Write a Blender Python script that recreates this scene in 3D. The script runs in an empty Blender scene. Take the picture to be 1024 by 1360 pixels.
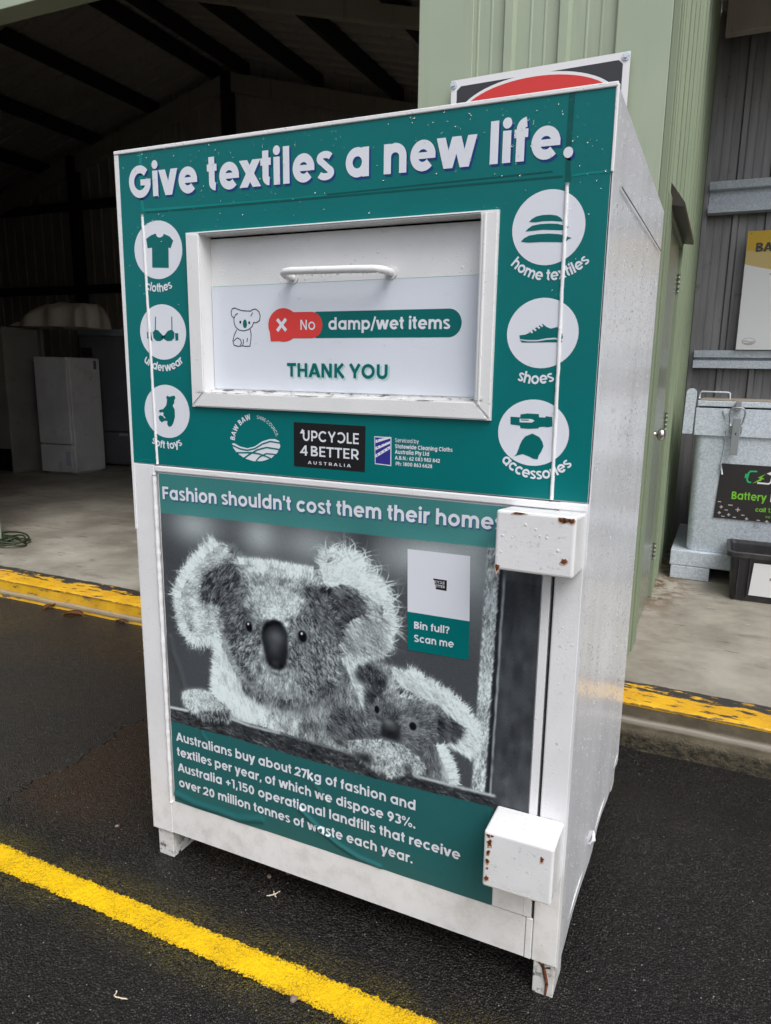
import bpy, bmesh, math, random
import numpy as np
from mathutils import Vector, Matrix
from mathutils.geometry import delaunay_2d_cdt

S = bpy.context.scene
C = S.collection
R = math.radians
random.seed(7)
rng = np.random.default_rng(11)

# ------------------------------------------------------------------ camera
cam_d = bpy.data.cameras.new('camera')
cam = bpy.data.objects.new('camera', cam_d)
C.objects.link(cam)
S.camera = cam
cam_d.sensor_fit = 'HORIZONTAL'
cam_d.sensor_width = 36.0
cam_d.lens = 912.045 / 1024 * 36.0
cam_d.shift_x = -0.05647
cam_d.shift_y = 0.00368
cam_d.clip_start = 0.05
cam_d.clip_end = 500
cam.matrix_world = Matrix(((0.919347, -0.097372, 0.381209, 1.42985), (0.392664, 0.165923, -0.904591, -1.3614), (0.02483, 0.98132, 0.190775, 1.39625), (0, 0, 0, 1)))

# ------------------------------------------------------------------ world and sun: a bright overcast sky
SUN_EL, SUN_AZ = 55.0, 128.0
world = bpy.data.worlds.new('World')
S.world = world
world.use_nodes = True
wn = world.node_tree
wn.nodes.clear()
w_out = wn.nodes.new('ShaderNodeOutputWorld')
w_bg = wn.nodes.new('ShaderNodeBackground')
w_sky = wn.nodes.new('ShaderNodeTexSky')
w_hsv = wn.nodes.new('ShaderNodeHueSaturation')
w_sky.sky_type = 'NISHITA'
w_sky.sun_disc = False
w_sky.sun_elevation = R(SUN_EL)
w_sky.sun_rotation = R(SUN_AZ)
w_sky.dust_density = 4.0
w_hsv.inputs['Saturation'].default_value = 0.36
wn.links.new(w_sky.outputs[0], w_hsv.inputs['Color'])
wn.links.new(w_hsv.outputs[0], w_bg.inputs['Color'])
w_bg.inputs['Strength'].default_value = 0.15
wn.links.new(w_bg.outputs[0], w_out.inputs['Surface'])

sun_d = bpy.data.lights.new('sun', 'SUN')
sun_d.energy = 1.3
sun_d.angle = R(35)
sun_d.color = (1.0, 0.985, 0.965)
sun = bpy.data.objects.new('sun', sun_d)
C.objects.link(sun)
_az, _el = R(SUN_AZ), R(SUN_EL)
_to = Vector((math.sin(_az) * math.cos(_el), math.cos(_az) * math.cos(_el), math.sin(_el)))
sun.rotation_euler = _to.to_track_quat('Z', 'Y').to_euler()

S.view_settings.view_transform = 'Standard'
S.view_settings.look = 'None'
S.view_settings.gamma = 1.0
S.view_settings.use_curve_mapping = False
S.view_settings.exposure = 0.36

# ------------------------------------------------------------------ object helpers
def tag(o, label=None, cat=None, group=None, kind=None):
    if label: o['label'] = label
    if cat: o['category'] = cat
    if group: o['group'] = group
    if kind: o['kind'] = kind
    return o

def thing(name, label, cat, loc=(0, 0, 0), rz=0.0, group=None):
    o = bpy.data.objects.new(name, None)
    o.empty_display_size = 0.1
    C.objects.link(o)
    o.location = loc
    o.rotation_euler = (0, 0, rz)
    return tag(o, label, cat, group)

def link(name, bm, mats, parent=None, smooth=False, world_space=True):
    """bmesh -> one mesh object; geometry is given in world space and moved under its parent"""
    me = bpy.data.meshes.new(name)
    bm.to_mesh(me)
    bm.free()
    if not isinstance(mats, (list, tuple)): mats = [mats]
    for m in mats: me.materials.append(m)
    o = bpy.data.objects.new(name, me)
    C.objects.link(o)
    if smooth:
        for p in me.polygons: p.use_smooth = True
    if parent is not None:
        o.parent = parent
        if world_space:
            base = Matrix.Translation(parent.location) @ parent.rotation_euler.to_matrix().to_4x4()
            if parent.parent is not None:
                pp = parent.parent
                base = Matrix.Translation(pp.location) @ pp.rotation_euler.to_matrix().to_4x4() @ base
            me.transform(base.inverted())
    return o

def box(bm, x0, x1, y0, y1, z0, z1, bevel=0.0, seg=2, mi=0):
    r = bmesh.ops.create_cube(bm, size=1.0)
    vs = r['verts']
    for v in vs:
        v.co = Vector(((x0 + x1) / 2 + v.co.x * (x1 - x0), (y0 + y1) / 2 + v.co.y * (y1 - y0), (z0 + z1) / 2 + v.co.z * (z1 - z0)))
    fs = set(f for v in vs for f in v.link_faces)
    for f in fs: f.material_index = mi
    if bevel > 0:
        es = list(set(e for v in vs for e in v.link_edges))
        bmesh.ops.bevel(bm, geom=es, offset=bevel, segments=seg, profile=0.5, affect='EDGES', material=mi)
    return vs

def prism(bm, pts, axis, a, b, mi=0):
    """closed polygon pts extruded along axis ('x','y','z') from a to b"""
    def P(p, t):
        if axis == 'x': return (t, p[0], p[1])
        if axis == 'y': return (p[0], t, p[1])
        return (p[0], p[1], t)
    A = [bm.verts.new(P(p, a)) for p in pts]
    B = [bm.verts.new(P(p, b)) for p in pts]
    n = len(pts)
    fs = [bm.faces.new(A[::-1]), bm.faces.new(B)]
    for i in range(n):
        fs.append(bm.faces.new((A[i], A[(i + 1) % n], B[(i + 1) % n], B[i])))
    for f in fs: f.material_index = mi
    bmesh.ops.recalc_face_normals(bm, faces=fs)

def tube(bm, pts, r, n=10, mi=0, caps=True, jitter=0.0):
    pts = [Vector(p) for p in pts]
    rings = []
    up = Vector((0, 0, 1))
    for i, p in enumerate(pts):
        t = (pts[min(i + 1, len(pts) - 1)] - pts[max(i - 1, 0)]).normalized()
        a = t.cross(up)
        if a.length < 0.25: a = t.cross(Vector((0, 1, 0)))
        a.normalize()
        b = a.cross(t).normalized()
        rr = r[i] if isinstance(r, (list, tuple)) else r
        rr *= 1 + random.uniform(-jitter, jitter)
        rings.append([bm.verts.new(p + a * rr * math.cos(2 * math.pi * k / n) + b * rr * math.sin(2 * math.pi * k / n)) for k in range(n)])
    for i in range(len(rings) - 1):
        for k in range(n):
            f = bm.faces.new((rings[i][k], rings[i][(k + 1) % n], rings[i + 1][(k + 1) % n], rings[i + 1][k]))
            f.material_index = mi
            f.smooth = True
    if caps:
        for q in (rings[0], rings[-1][::-1]):
            f = bm.faces.new(q)
            f.material_index = mi

def grid(bm, fn, us, vs, mi=0, smooth=True, flip=False):
    V = [[bm.verts.new(fn(u, v)) for u in us] for v in vs]
    for j in range(len(vs) - 1):
        for i in range(len(us) - 1):
            q = (V[j][i], V[j][i + 1], V[j + 1][i + 1], V[j + 1][i])
            f = bm.faces.new(q[::-1] if flip else q)
            f.material_index = mi
            f.smooth = smooth
    return V

def frange(a, b, n): return [a + (b - a) * i / (n - 1) for i in range(n)]

def rnd_noise(x, s=1.0):
    return (math.sin(x * 12.9898 * s + 1.3) * 0.5 + math.sin(x * 4.1414 * s + 0.7) * 0.3 + math.sin(x * 27.17 * s + 2.1) * 0.2)

# ------------------------------------------------------------------ materials
class Mat:
    """a small wrapper for building node materials"""
    def __init__(s, name, rough=0.5, metal=0.0, spec=0.5):
        s.m = bpy.data.materials.new(name)
        s.m.use_nodes = True
        s.nt = s.m.node_tree
        s.b = s.nt.nodes['Principled BSDF']
        s.b.inputs['Roughness'].default_value = rough
        s.b.inputs['Metallic'].default_value = metal
        s.b.inputs['Specular IOR Level'].default_value = spec
        s.tc = s.n('ShaderNodeTexCoord')
        s.obj = s.tc.outputs['Object']
        s.bump_prev = None
    def n(s, typ, **kw):
        k = s.nt.nodes.new(typ)
        for a, v in kw.items():
            if a in k.inputs.keys() if hasattr(k.inputs, 'keys') else False: s.put(k.inputs[a], v)
            else: setattr(k, a, v)
        return k
    def put(s, sock, v):
        if isinstance(v, bpy.types.NodeSocket): s.nt.links.new(v, sock)
        else: sock.default_value = v
    def noise(s, scale, detail=4.0, rough=0.55, vec=None, dist=0.0):
        k = s.n('ShaderNodeTexNoise')
        s.put(k.inputs['Vector'], vec or s.obj)
        k.inputs['Scale'].default_value = scale
        k.inputs['Detail'].default_value = detail
        k.inputs['Roughness'].default_value = rough
        k.inputs['Distortion'].default_value = dist
        return k.outputs['Fac']
    def voro(s, scale, vec=None, feature='F1', out='Distance', rand=1.0):
        k = s.n('ShaderNodeTexVoronoi')
        k.feature = feature
        s.put(k.inputs['Vector'], vec or s.obj)
        k.inputs['Scale'].default_value = scale
        k.inputs['Randomness'].default_value = rand
        return k.outputs[out]
    def mapv(s, scale=(1, 1, 1), loc=(0, 0, 0), vec=None):
        k = s.n('ShaderNodeMapping')
        s.put(k.inputs['Vector'], vec or s.obj)
        k.inputs['Scale'].default_value = scale
        k.inputs['Location'].default_value = loc
        return k.outputs[0]
    def sep(s, vec=None):
        k = s.n('ShaderNodeSeparateXYZ')
        s.put(k.inputs[0], vec or s.obj)
        return k.outputs
    def ramp(s, fac, a, b, lo=0.0, hi=1.0):
        k = s.n('ShaderNodeMapRange')
        k.interpolation_type = 'SMOOTHSTEP'
        s.put(k.inputs['Value'], fac)
        k.inputs['From Min'].default_value = a
        k.inputs['From Max'].default_value = b
        k.inputs['To Min'].default_value = lo
        k.inputs['To Max'].default_value = hi
        return k.outputs[0]
    def math(s, op, a, b=0.0, c=None):
        k = s.n('ShaderNodeMath')
        k.operation = op
        s.put(k.inputs[0], a)
        s.put(k.inputs[1], b)
        if c is not None: s.put(k.inputs[2], c)
        return k.outputs[0]
    def mul(s, a, b): return s.math('MULTIPLY', a, b)
    def add(s, a, b): return s.math('ADD', a, b)
    def sub(s, a, b): return s.math('SUBTRACT', a, b)
    def mix(s, fac, a, b, mode='MIX'):
        k = s.n('ShaderNodeMix')
        k.data_type = 'RGBA'
        k.blend_type = mode
        s.put(k.inputs[0], fac)
        s.put(k.inputs[6], a if isinstance(a, bpy.types.NodeSocket) else (*a[:3], 1.0))
        s.put(k.inputs[7], b if isinstance(b, bpy.types.NodeSocket) else (*b[:3], 1.0))
        return k.outputs[2]
    def color(s, v): s.put(s.b.inputs['Base Color'], v if isinstance(v, bpy.types.NodeSocket) else (*v[:3], 1.0)); return s
    def rough(s, v): s.put(s.b.inputs['Roughness'], v); return s
    def bump(s, h, strength=0.3, dist=0.002):
        k = s.n('ShaderNodeBump')
        k.inputs['Strength'].default_value = strength
        k.inputs['Distance'].default_value = dist
        s.put(k.inputs['Height'], h)
        if s.bump_prev is not None: s.nt.links.new(s.bump_prev, k.inputs['Normal'])
        s.bump_prev = k.outputs[0]
        s.nt.links.new(k.outputs[0], s.b.inputs['Normal'])
        return s
    def drops(s, scale=90.0, keep=0.55, size=0.42, strength=0.7, vec=None):
        """rain drops standing on the surface: a mask in 0..1"""
        v = vec or s.obj
        k = s.n('ShaderNodeTexVoronoi')
        s.put(k.inputs['Vector'], v)
        k.inputs['Scale'].default_value = scale
        col = k.outputs['Color']
        r = s.sep(col)
        rad = s.mul(r[0], size)
        on = s.math('GREATER_THAN', r[1], keep)
        d = s.sub(rad, k.outputs['Distance'])
        h = s.ramp(d, 0.0, 0.25)
        return s.mul(h, on)

def lin(r, g, b):
    f = lambda c: (c / 255 / 12.92) if c / 255 <= 0.04045 else ((c / 255 + 0.055) / 1.055) ** 2.4
    return (f(r), f(g), f(b))

# white gloss enamel of the bin, wet with rain
def white_paint(name, col=(0.78, 0.785, 0.80), dirt=0.25, drop=0.5, rough=0.33, streak=0.0, grime_z=None, chips=0.0):
    M = Mat(name, rough=rough)
    c = M.mix(M.ramp(M.noise(7, 5), 0.35, 0.75), col, tuple(x * 0.93 for x in col))
    spk = M.mul(M.ramp(M.noise(160, 3), 0.66, 0.74), M.ramp(M.noise(9, 3), 0.45, 0.7))
    c = M.mix(M.mul(spk, dirt * 2.2), c, (0.16, 0.13, 0.10))
    low = M.ramp(M.sep()[2], 0.45, 0.05)
    c = M.mix(M.mul(M.mul(low, M.ramp(M.noise(22, 5, 0.65), 0.4, 0.75)), dirt * 1.6), c, (0.30, 0.27, 0.22))
    if streak > 0:
        st = M.noise(1.0, 6, 0.6, vec=M.mapv((9, 9, 0.9)))
        st2 = M.noise(1.0, 4, 0.6, vec=M.mapv((45, 45, 2.0)))
        c = M.mix(M.mul(M.ramp(st, 0.42, 0.68), streak), c, (0.43, 0.43, 0.44))
        c = M.mix(M.mul(M.ramp(st2, 0.5, 0.75), streak * 0.4), c, (0.50, 0.50, 0.50))
    if chips > 0:
        ch = M.mul(M.ramp(M.noise(48, 6, .75), .545, .57), M.ramp(M.noise(14, 3), .35, .6))
        c = M.mix(M.mul(ch, .95), c, (.022, .018, .015))
    if grime_z is not None:
        band = M.math('ABSOLUTE', M.sub(M.sep()[2], grime_z))
        gm = M.mul(M.ramp(band, 0.007, 0.0), M.ramp(M.noise(60, 5, 0.7, vec=M.mapv((0.5, 1, 2))), 0.50, 0.62))
        c = M.mix(M.mul(gm, 0.9), c, (0.06, 0.045, 0.03))
    M.color(c)
    M.bump(M.noise(150, 2), 0.12, 0.002)
    if drop > 0:
        d = M.drops(170, 0.45, 0.42)
        d2 = M.drops(92, 0.86 - .36 * min(1, max(0, drop - .5) * 2), 0.40)
        M.bump(M.add(d, d2), drop, 0.002 if drop < .9 else 0.006)
        M.rough(M.ramp(M.add(d, d2), 0.0, 0.5, rough, 0.06))
    return M.m

def vinyl(name, col, rough=0.3, var=0.10, drop=0.35, bump=0.1):
    M = Mat(name, rough=rough, spec=0.22)
    M.color(M.mix(M.ramp(M.noise(3.0, 5, 0.6), 0.3, 0.75), col, tuple(x * (1 - var) for x in col)))
    if bump: M.bump(M.noise(55, 3), bump, 0.002)
    if drop:
        up = M.ramp(M.sep()[2], 1.25, 1.95, 0.15, 1.0)
        d = M.mul(M.drops(210, 0.74, 0.36), up)
        M.bump(d, drop, 0.002)
    return M.m

# ------------------------------------------------------------------ lettering: a geometric sans drawn as strokes
XH, CAP, ASC = 0.56, 0.70, 0.75

def ell(cx, cy, rx, ry, a0, a1, n=22):
    return [(cx + rx * math.cos(R(a0 + (a1 - a0) * i / n)), cy + ry * math.sin(R(a0 + (a1 - a0) * i / n))) for i in range(n + 1)]

def hull(P):
    P = sorted(P)
    def half(Q):
        h = []
        for p in Q:
            while len(h) > 1 and (h[-1][0] - h[-2][0]) * (p[1] - h[-2][1]) - (h[-1][1] - h[-2][1]) * (p[0] - h[-2][0]) <= 0: h.pop()
            h.append(p)
        return h[:-1]
    return half(P) + half(P[::-1])

def stroke(pts, w):
    if isinstance(w, tuple):
        (a, b), (c, d) = pts
        k = w[1]
        return [[(a - k, b), (a + k, b), (c + k, d), (c - k, d)]]
    return _stroke(pts, w)

def _stroke(pts, w):
    """quads along a polyline, mitred at its corners; a negative width is a dot of that diameter"""
    if w < 0: return [ell(pts[0][0], pts[0][1], -w / 2, -w / 2, 0, 345, 23)]
    q = [pts[0]]
    for p in pts[1:]:
        if math.hypot(p[0] - q[-1][0], p[1] - q[-1][1]) > 1e-5: q.append(p)
    pts = q
    n = len(pts)
    closed = n > 3 and abs(pts[0][0] - pts[-1][0]) + abs(pts[0][1] - pts[-1][1]) < 1e-6
    L, Rr = [], []
    for i in range(n):
        if closed:
            p0, p2 = pts[(i - 1) % (n - 1)] if i else pts[n - 2], pts[(i + 1) % (n - 1)] if i < n - 1 else pts[1]
        else:
            p0, p2 = pts[max(i - 1, 0)], pts[min(i + 1, n - 1)]
        p1 = pts[i]
        def nr(a, b):
            dx, dy = b[0] - a[0], b[1] - a[1]
            l = math.hypot(dx, dy) or 1.0
            return (-dy / l, dx / l)
        if not closed and i == 0: m = nr(p1, p2); k = 1
        elif not closed and i == n - 1: m = nr(p0, p1); k = 1
        else:
            a, b = nr(p0, p1), nr(p1, p2)
            m = (a[0] + b[0], a[1] + b[1])
            l = math.hypot(*m) or 1.0
            m = (m[0] / l, m[1] / l)
            k = 1 / max(0.35, m[0] * a[0] + m[1] * a[1])
        h = w / 2 * k
        L.append((p1[0] + m[0] * h, p1[1] + m[1] * h))
        Rr.append((p1[0] - m[0] * h, p1[1] - m[1] * h))
    return [hull([Rr[i], Rr[i + 1], L[i + 1], L[i]]) for i in range(n - 1)]

def glyph_strokes(c, w):
    """-> (list of (polyline, width)), advance"""
    h = w / 2
    ro = 0.288
    r = ro - h
    cy = XH / 2
    sb = 0.044
    hw = w * 0.86
    T = []
    def st(*p, ww=w): T.append((list(p), ww))
    bx = ro + sb
    bow = lambda a0=0, a1=360: T.append((ell(bx, cy, r, cy + 0.008 - h, a0, a1, 30), w))
    rs = bx + ro - h
    if c == 'o': bow(); return T, 2 * ro + 2 * sb
    if c == 'a': bow(); st((rs, 0), (rs, XH)); return T, 2 * ro + 2 * sb + .02
    if c == 'b': bow(); st((sb + h, 0), (sb + h, ASC)); return T, 2 * ro + 2 * sb
    if c == 'd': bow(); st((rs, 0), (rs, ASC)); return T, 2 * ro + 2 * sb + .02
    if c == 'p': bow(); st((sb + h, -0.2), (sb + h, XH)); return T, 2 * ro + 2 * sb
    if c == 'q': bow(); st((rs, -0.2), (rs, XH)); return T, 2 * ro + 2 * sb + .02
    if c == 'c': bow(42, 318); return T, 2 * ro + 2 * sb - .08
    if c == 'e': bow(0, 318); st((bx - r, cy), (bx + ro - 0.002, cy), ww=hw * .8); return T, 2 * ro + 2 * sb - .01
    if c == 'g':
        bow(); st((rs, XH), (rs, 0.0)); T.append(([(rs, 0.0)] + ell(bx, 0.0, r, 0.215 - h, 0, -150, 20), w)); return T, 2 * ro + 2 * sb + .02
    if c == 'f':
        T.append(([(.15, 0), (.15, .56)] + ell(.15 + .13, .56, .13, .2 - h, 180, 95, 10), w)); st((.02, XH - hw / 2), (.30, XH - hw / 2), ww=hw); return T, .33
    if c == 't':
        T.append(([(.16, .71), (.16, .17)] + ell(.16 + .12, .17, .12, .17 - h, 180, 265, 8), w)); st((.02, XH - hw / 2), (.31, XH - hw / 2), ww=hw); return T, .34
    if c in 'hnmu' or c == 'r':
        x = sb + h
        if c == 'r':
            st((x, 0), (x, XH)); T.append((ell(x + .2, .30, .2, XH + .005 - h - .30, 170, 78, 10), w)); return T, .37
        if c == 'u':
            x2 = x + .365
            T.append(([(x, XH), (x, .25)] + ell(x + .1825, .25, .1825, .25 - h + .006, 180, 360, 16) + [(x2, XH)], w)); st((x2, 0), (x2, XH)); return T, x2 + h + sb
        top = ASC if c == 'h' else XH
        st((x, 0), (x, top))
        d = .365 if c != 'm' else .34
        k = 1 if c != 'm' else 2
        for q in range(k):
            a = x + d * q
            T.append((ell(a + d / 2, .31, d / 2, XH + .006 - h - .31, 180, 0, 16) + [(a + d, 0)], w))
        return T, x + d * k + h + sb
    if c == 'i': st((sb + h, 0), (sb + h, XH)); st((sb + h, .69), ww=-w * 1.12); return T, w + 2 * sb
    if c == 'l': st((sb + h, 0), (sb + h, ASC)); return T, w + 2 * sb
    if c == 'k':
        x = sb + h
        st((x, 0), (x, ASC)); st((x, .22), (.47, XH)); st((.19, .30), (.50, 0)); return T, .55
    if c == 's':
        v = w * .80; k = v / 2
        pts = ell(.245, XH / 2 + .138, .150, .147 - k, 22, 232, 14) + ell(.245, .146, .160, .150 - k, 52, -158, 14)
        T.append((pts, v)); return T, .475
    def vee(xs, top, bot=0.0, ww=w, k=.62):
        # diagonals cut flat at both ends: parallelograms
        hx = ww * k
        for i in range(len(xs) - 1):
            a, b = (top, bot) if i % 2 == 0 else (bot, top)
            T.append(([(xs[i], a), (xs[i + 1], b)], ('para', hx)))
    if c == 'v': vee((.09, .285, .48), XH); return T, .57
    if c == 'w': vee((.085, .25, .43, .61, .775), XH, ww=w * .93); return T, .86
    if c == 'x': vee((.09, .47), XH, 0, k=.68); vee((.47, .09), XH, 0, k=.68); return T, .56
    if c == 'y': vee((.09, .285), XH, .02); vee((.49, .20), XH, -.2); return T, .57
    if c == 'z': st((.04, XH - h), (.40, XH - h), (.07, h), (.44, h), ww=hw); return T, .48
    # capitals
    ax = .36
    if c in 'OCGQ':
        a0, a1 = {'O': (0, 360), 'C': (42, 318), 'G': (42, 350), 'Q': (0, 360)}[c]
        T.append((ell(sb + ax, .35, ax - h, .36 - h, a0, a1, 34), w))
        if c == 'G': st((sb + ax + .02, .33), (sb + 2 * ax - .01, .33), ww=hw * .9)
        return T, 2 * ax + 2 * sb - (.03 if c in 'CG' else 0)
    x = sb + .02 + h
    if c == 'T': st((.02, CAP - h), (.56, CAP - h)); st((.29, 0), (.29, CAP)); return T, .58
    if c == 'H': st((x, 0), (x, CAP)); st((x + .42, 0), (x + .42, CAP)); st((x, .35), (x + .42, .35), ww=hw); return T, x + .42 + h + .075
    if c == 'A': vee((.08, .34, .60), 0, CAP); st((.17, .20), (.51, .20), ww=hw * .85); return T, .68
    if c == 'V': vee((.08, .34, .60), CAP); return T, .68
    if c == 'N': st((x, 0), (x, CAP)); st((x + .44, 0), (x + .44, CAP)); vee((x, x + .44), CAP, 0, k=.6); return T, x + .44 + h + .075
    if c == 'M': st((x, 0), (x, CAP)); st((x + .56, 0), (x + .56, CAP)); vee((x, x + .28, x + .56), CAP, .06, k=.55); return T, x + .56 + h + .075
    if c == 'K': st((x, 0), (x, CAP)); st((x, .28), (.55, CAP)); st((.25, .38), (.58, 0)); return T, .64
    if c == 'Y': st((.07, CAP), (.32, .28), (.57, CAP)); st((.32, 0), (.32, .32)); return T, .64
    if c == 'X': st((.08, 0), (.52, CAP)); st((.08, CAP), (.52, 0)); return T, .60
    if c == 'U': T.append(([(x, CAP), (x, .27)] + ell(x + .21, .27, .21, .28 - h, 180, 360, 18) + [(x + .42, CAP)], w)); return T, x + .42 + h + .07
    if c == 'W': vee((.08, .26, .46, .66, .84), CAP, ww=w * .92); return T, .92
    if c == 'F': st((x, 0), (x, CAP)); st((x, CAP - hw / 2), (.50, CAP - hw / 2), ww=hw); st((x, .35), (.46, .35), ww=hw); return T, .53
    if c == 'E':
        st((x, 0), (x, CAP))
        for yy, e in ((CAP - hw / 2, .50), (.35, .47), (hw / 2, .50)): st((x, yy), (e, yy), ww=hw)
        return T, .55
    if c == 'L': st((x, 0), (x, CAP)); st((x, hw / 2), (.45, hw / 2), ww=hw); return T, .48
    if c == 'I': st((x, 0), (x, CAP)); return T, w + .15
    if c in 'BPRDS':
        if c == 'S':
            v = w * .9; k = v / 2
            T.append((ell(.30, .52, .19, .19 - k, 25, 232, 16) + ell(.30, .18, .205, .19 - k, 52, -155, 16), v)); return T, .60
        st((x, 0), (x, CAP))
        if c == 'D': T.append(([(x, h)] + ell(x + .16, .35, .30, .35 - h, -90, 90, 20) + [(x, CAP - h)], w)); return T, x + .46 + h + .06
        if c in 'PR':
            T.append(([(x, .27)] + ell(x + .2, .27 + .18, .19, .25 - h, -70, 90, 14) + [(x, CAP - h)], w))
            if c == 'R': st((x + .17, .28), (.54, 0))
            return T, .60
        T.append(([(x, h)] + ell(x + .2, .19, .19, .19 - h, -90, 90, 12) + [(x, .37)], w))
        T.append(([(x, .36)] + ell(x + .18, .52, .16, .18 - h, -80, 90, 12) + [(x, CAP - h)], w))
        return T, .61
    # figures and points
    if c == '0': T.append((ell(.31, .35, .25 - h, .36 - h, 0, 360, 28), w)); return T, .62
    if c == '1': st((.24, 0), (.24, CAP)); st((.24, CAP - h * .8), (.04, CAP - h * .8), ww=w * .8); return T, .37
    if c == '2': T.append((ell(.26, .47, .19, .235 - h, 175, -35, 16) + [(.08, h), (.49, h)], w * .95)); return T, .54
    if c == '3':
        T.append((ell(.26, .515, .175, .19 - h, 150, -80, 14), w * .95)); T.append((ell(.26, .20, .2, .21 - h, 80, -150, 14), w * .95)); return T, .54
    if c == '4': st((.41, 0), (.41, CAP)); st((.40, CAP - .03), (.08, .21), (.54, .21), ww=w * .9); return T, .59
    if c == '5':
        v = w * .9
        st((.49, CAP - v / 2), (.11, CAP - v / 2), ww=v); st((.155, CAP), (.135, .30), ww=v)
        T.append((ell(.275, .225, .195, .235 - v / 2, 140, -150, 18), v)); return T, .56
    if c == '6': T.append((ell(.29, .23, .22 - h + .02, .24 - h, 0, 360, 22), w)); T.append(([(.10, .24), (.14, .42), (.36, .70)], w)); return T, .57
    if c == '9': T.append((ell(.28, .47, .22 - h + .02, .24 - h, 0, 360, 22), w)); T.append(([(.47, .46), (.43, .28), (.21, 0)], w)); return T, .57
    if c == '7': st((.04, CAP - h), (.43, CAP - h), (.18, 0), ww=w * .95); return T, .50
    if c == '8': T.append((ell(.29, .52, .185 - h + .02, .185 - h, 0, 360, 20), w * .95)); T.append((ell(.29, .19, .23 - h + .02, .20 - h, 0, 360, 22), w * .95)); return T, .58
    if c == '.': st((.13, .08), ww=-w * 1.1); return T, .25
    if c == ':':
        st((.13, .08), ww=-w * 1.1); st((.13, .42), ww=-w * 1.1); return T, .25
    if c == ',': st((.16, .15), (.10, -.10), ww=w * .8); return T, .25
    if c == "'": st((.10, .75), (.10, .50), ww=w * .8); return T, .20
    if c == '?': T.append((ell(.23, .53, .16, .18 - h, 175, -50, 14) + [(.23, .30), (.23, .20)], w * .9)); st((.23, .08), ww=-w * 1.1); return T, .48
    if c == '+': st((.06, .32), (.50, .32), ww=w * .85); st((.28, .10), (.28, .54), ww=w * .85); return T, .56
    if c == '/': st((.04, -.08), (.30, .76), ww=w * .8); return T, .34
    if c == '%':
        T.append((ell(.18, .53, .11, .11, 0, 360, 16), w * .6)); T.append((ell(.68, .17, .11, .11, 0, 360, 16), w * .6)); st((.24, 0), (.62, .70), ww=w * .6); return T, .86
    if c == '|': st((.1, -.1), (.1, .8)); return T, .2
    return T, .25

_gc = {}
def glyph(c, w):
    key = (c, round(w, 3))
    if key not in _gc:
        T, adv = glyph_strokes(c, w)
        polys = [q for p, ww in T for q in stroke(p, ww)]
        _gc[key] = (union2d(polys), adv)
    return _gc[key]

def union2d(polys):
    """polygons -> triangles that cover their union once"""
    if not polys: return [], []
    vs, fs = [], []
    for q in polys:
        a = sum(q[i][0] * q[(i + 1) % len(q)][1] - q[(i + 1) % len(q)][0] * q[i][1] for i in range(len(q)))
        if abs(a) < 1e-9: continue
        if a < 0: q = q[::-1]
        fs.append(list(range(len(vs), len(vs) + len(q))))
        vs += [Vector(p) for p in q]
    v, e, f, ov, oe, of = delaunay_2d_cdt(vs, [], fs, 0, 1e-5)
    return [(p.x, p.y) for p in v], [tri for tri, o in zip(f, of) if len(o)]

class Sheet:
    """flat printed layers on a plane: pos(u, v, lift) gives the point in space"""
    def __init__(s, bm, pos): s.bm, s.pos = bm, pos
    def tris(s, V, F, lift, mi):
        vv = [s.bm.verts.new(s.pos(p[0], p[1], lift)) for p in V]
        for f in F:
            try:
                g = s.bm.faces.new([vv[i] for i in f])
                g.material_index = mi
            except ValueError: pass
    def poly(s, pts, lift, mi):
        V, F = union2d([list(pts)])
        s.tris(V, F, lift, mi)
    def strokes(s, lines, w, lift, mi):
        V, F = union2d([q for l in lines for q in stroke(l, w)])
        s.tris(V, F, lift, mi)
    def disc(s, cx, cy, rx, ry, lift, mi, n=48):
        s.poly(ell(cx, cy, rx, ry, 0, 360 - 360 / n, n - 1), lift, mi)
    def text(s, t, x, y, width, cap, lift, mi, w=0.15, y1=None, flip=()):
        """baseline from (x, y) to (x + width, y1)"""
        if y1 is None: y1 = y
        nat = sum(glyph(c, w)[1] for c in t)
        sx, sy = width / nat, cap / CAP
        ox = 0.0
        for i, c in enumerate(t):
            (V, F), adv = glyph(c, w)
            if i in flip: V = [(adv - p[0], p[1]) for p in V]; F = [f[::-1] for f in F]
            if F: s.tris([(x + (ox + p[0]) * sx, y + (y1 - y) * (ox + p[0]) / nat + p[1] * sy) for p in V], F, lift, mi)
            ox += adv
    def arc_text(s, t, cx, cy, rad, size, lift, mi, w=0.15, mid=-90.0, up=False, squeeze=1.0, part=None):
        """lettering along a circle: below it reading left to right (up=False) or above it (up=True)"""
        k = size / CAP
        nat = sum(glyph(c, w)[1] for c in t) * k * squeeze
        ox = 0.0
        for c in t:
            (V, F), adv = glyph(c, w)
            a = adv * k * squeeze
            mid_l = ox + a / 2 - nat / 2
            th = R(mid) + (mid_l / rad) * (-1 if up else 1)
            rot = th + (-math.pi / 2 if up else math.pi / 2)
            bxp, byp = cx + rad * math.cos(th), cy + rad * math.sin(th)
            if part and (bxp - part[0]) * part[1] > -.0035: bxp += part[1]      # letters pushed aside where the film was cut
            cr, sr = math.cos(rot), math.sin(rot)
            P = []
            for p in V:
                lx, ly = (p[0] - adv / 2) * k * squeeze, p[1] * k
                P.append((bxp + lx * cr - ly * sr, byp + lx * sr + ly * cr))
            if F: s.tris(P, F, lift, mi)
            ox += a

# ------------------------------------------------------------------ the printed photograph on the poster (painted as point colours)
PU0, PU1, PZ0, PZ1 = 0.0868, 1.1165, 0.1945, 1.1455
CELL = 0.002

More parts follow.
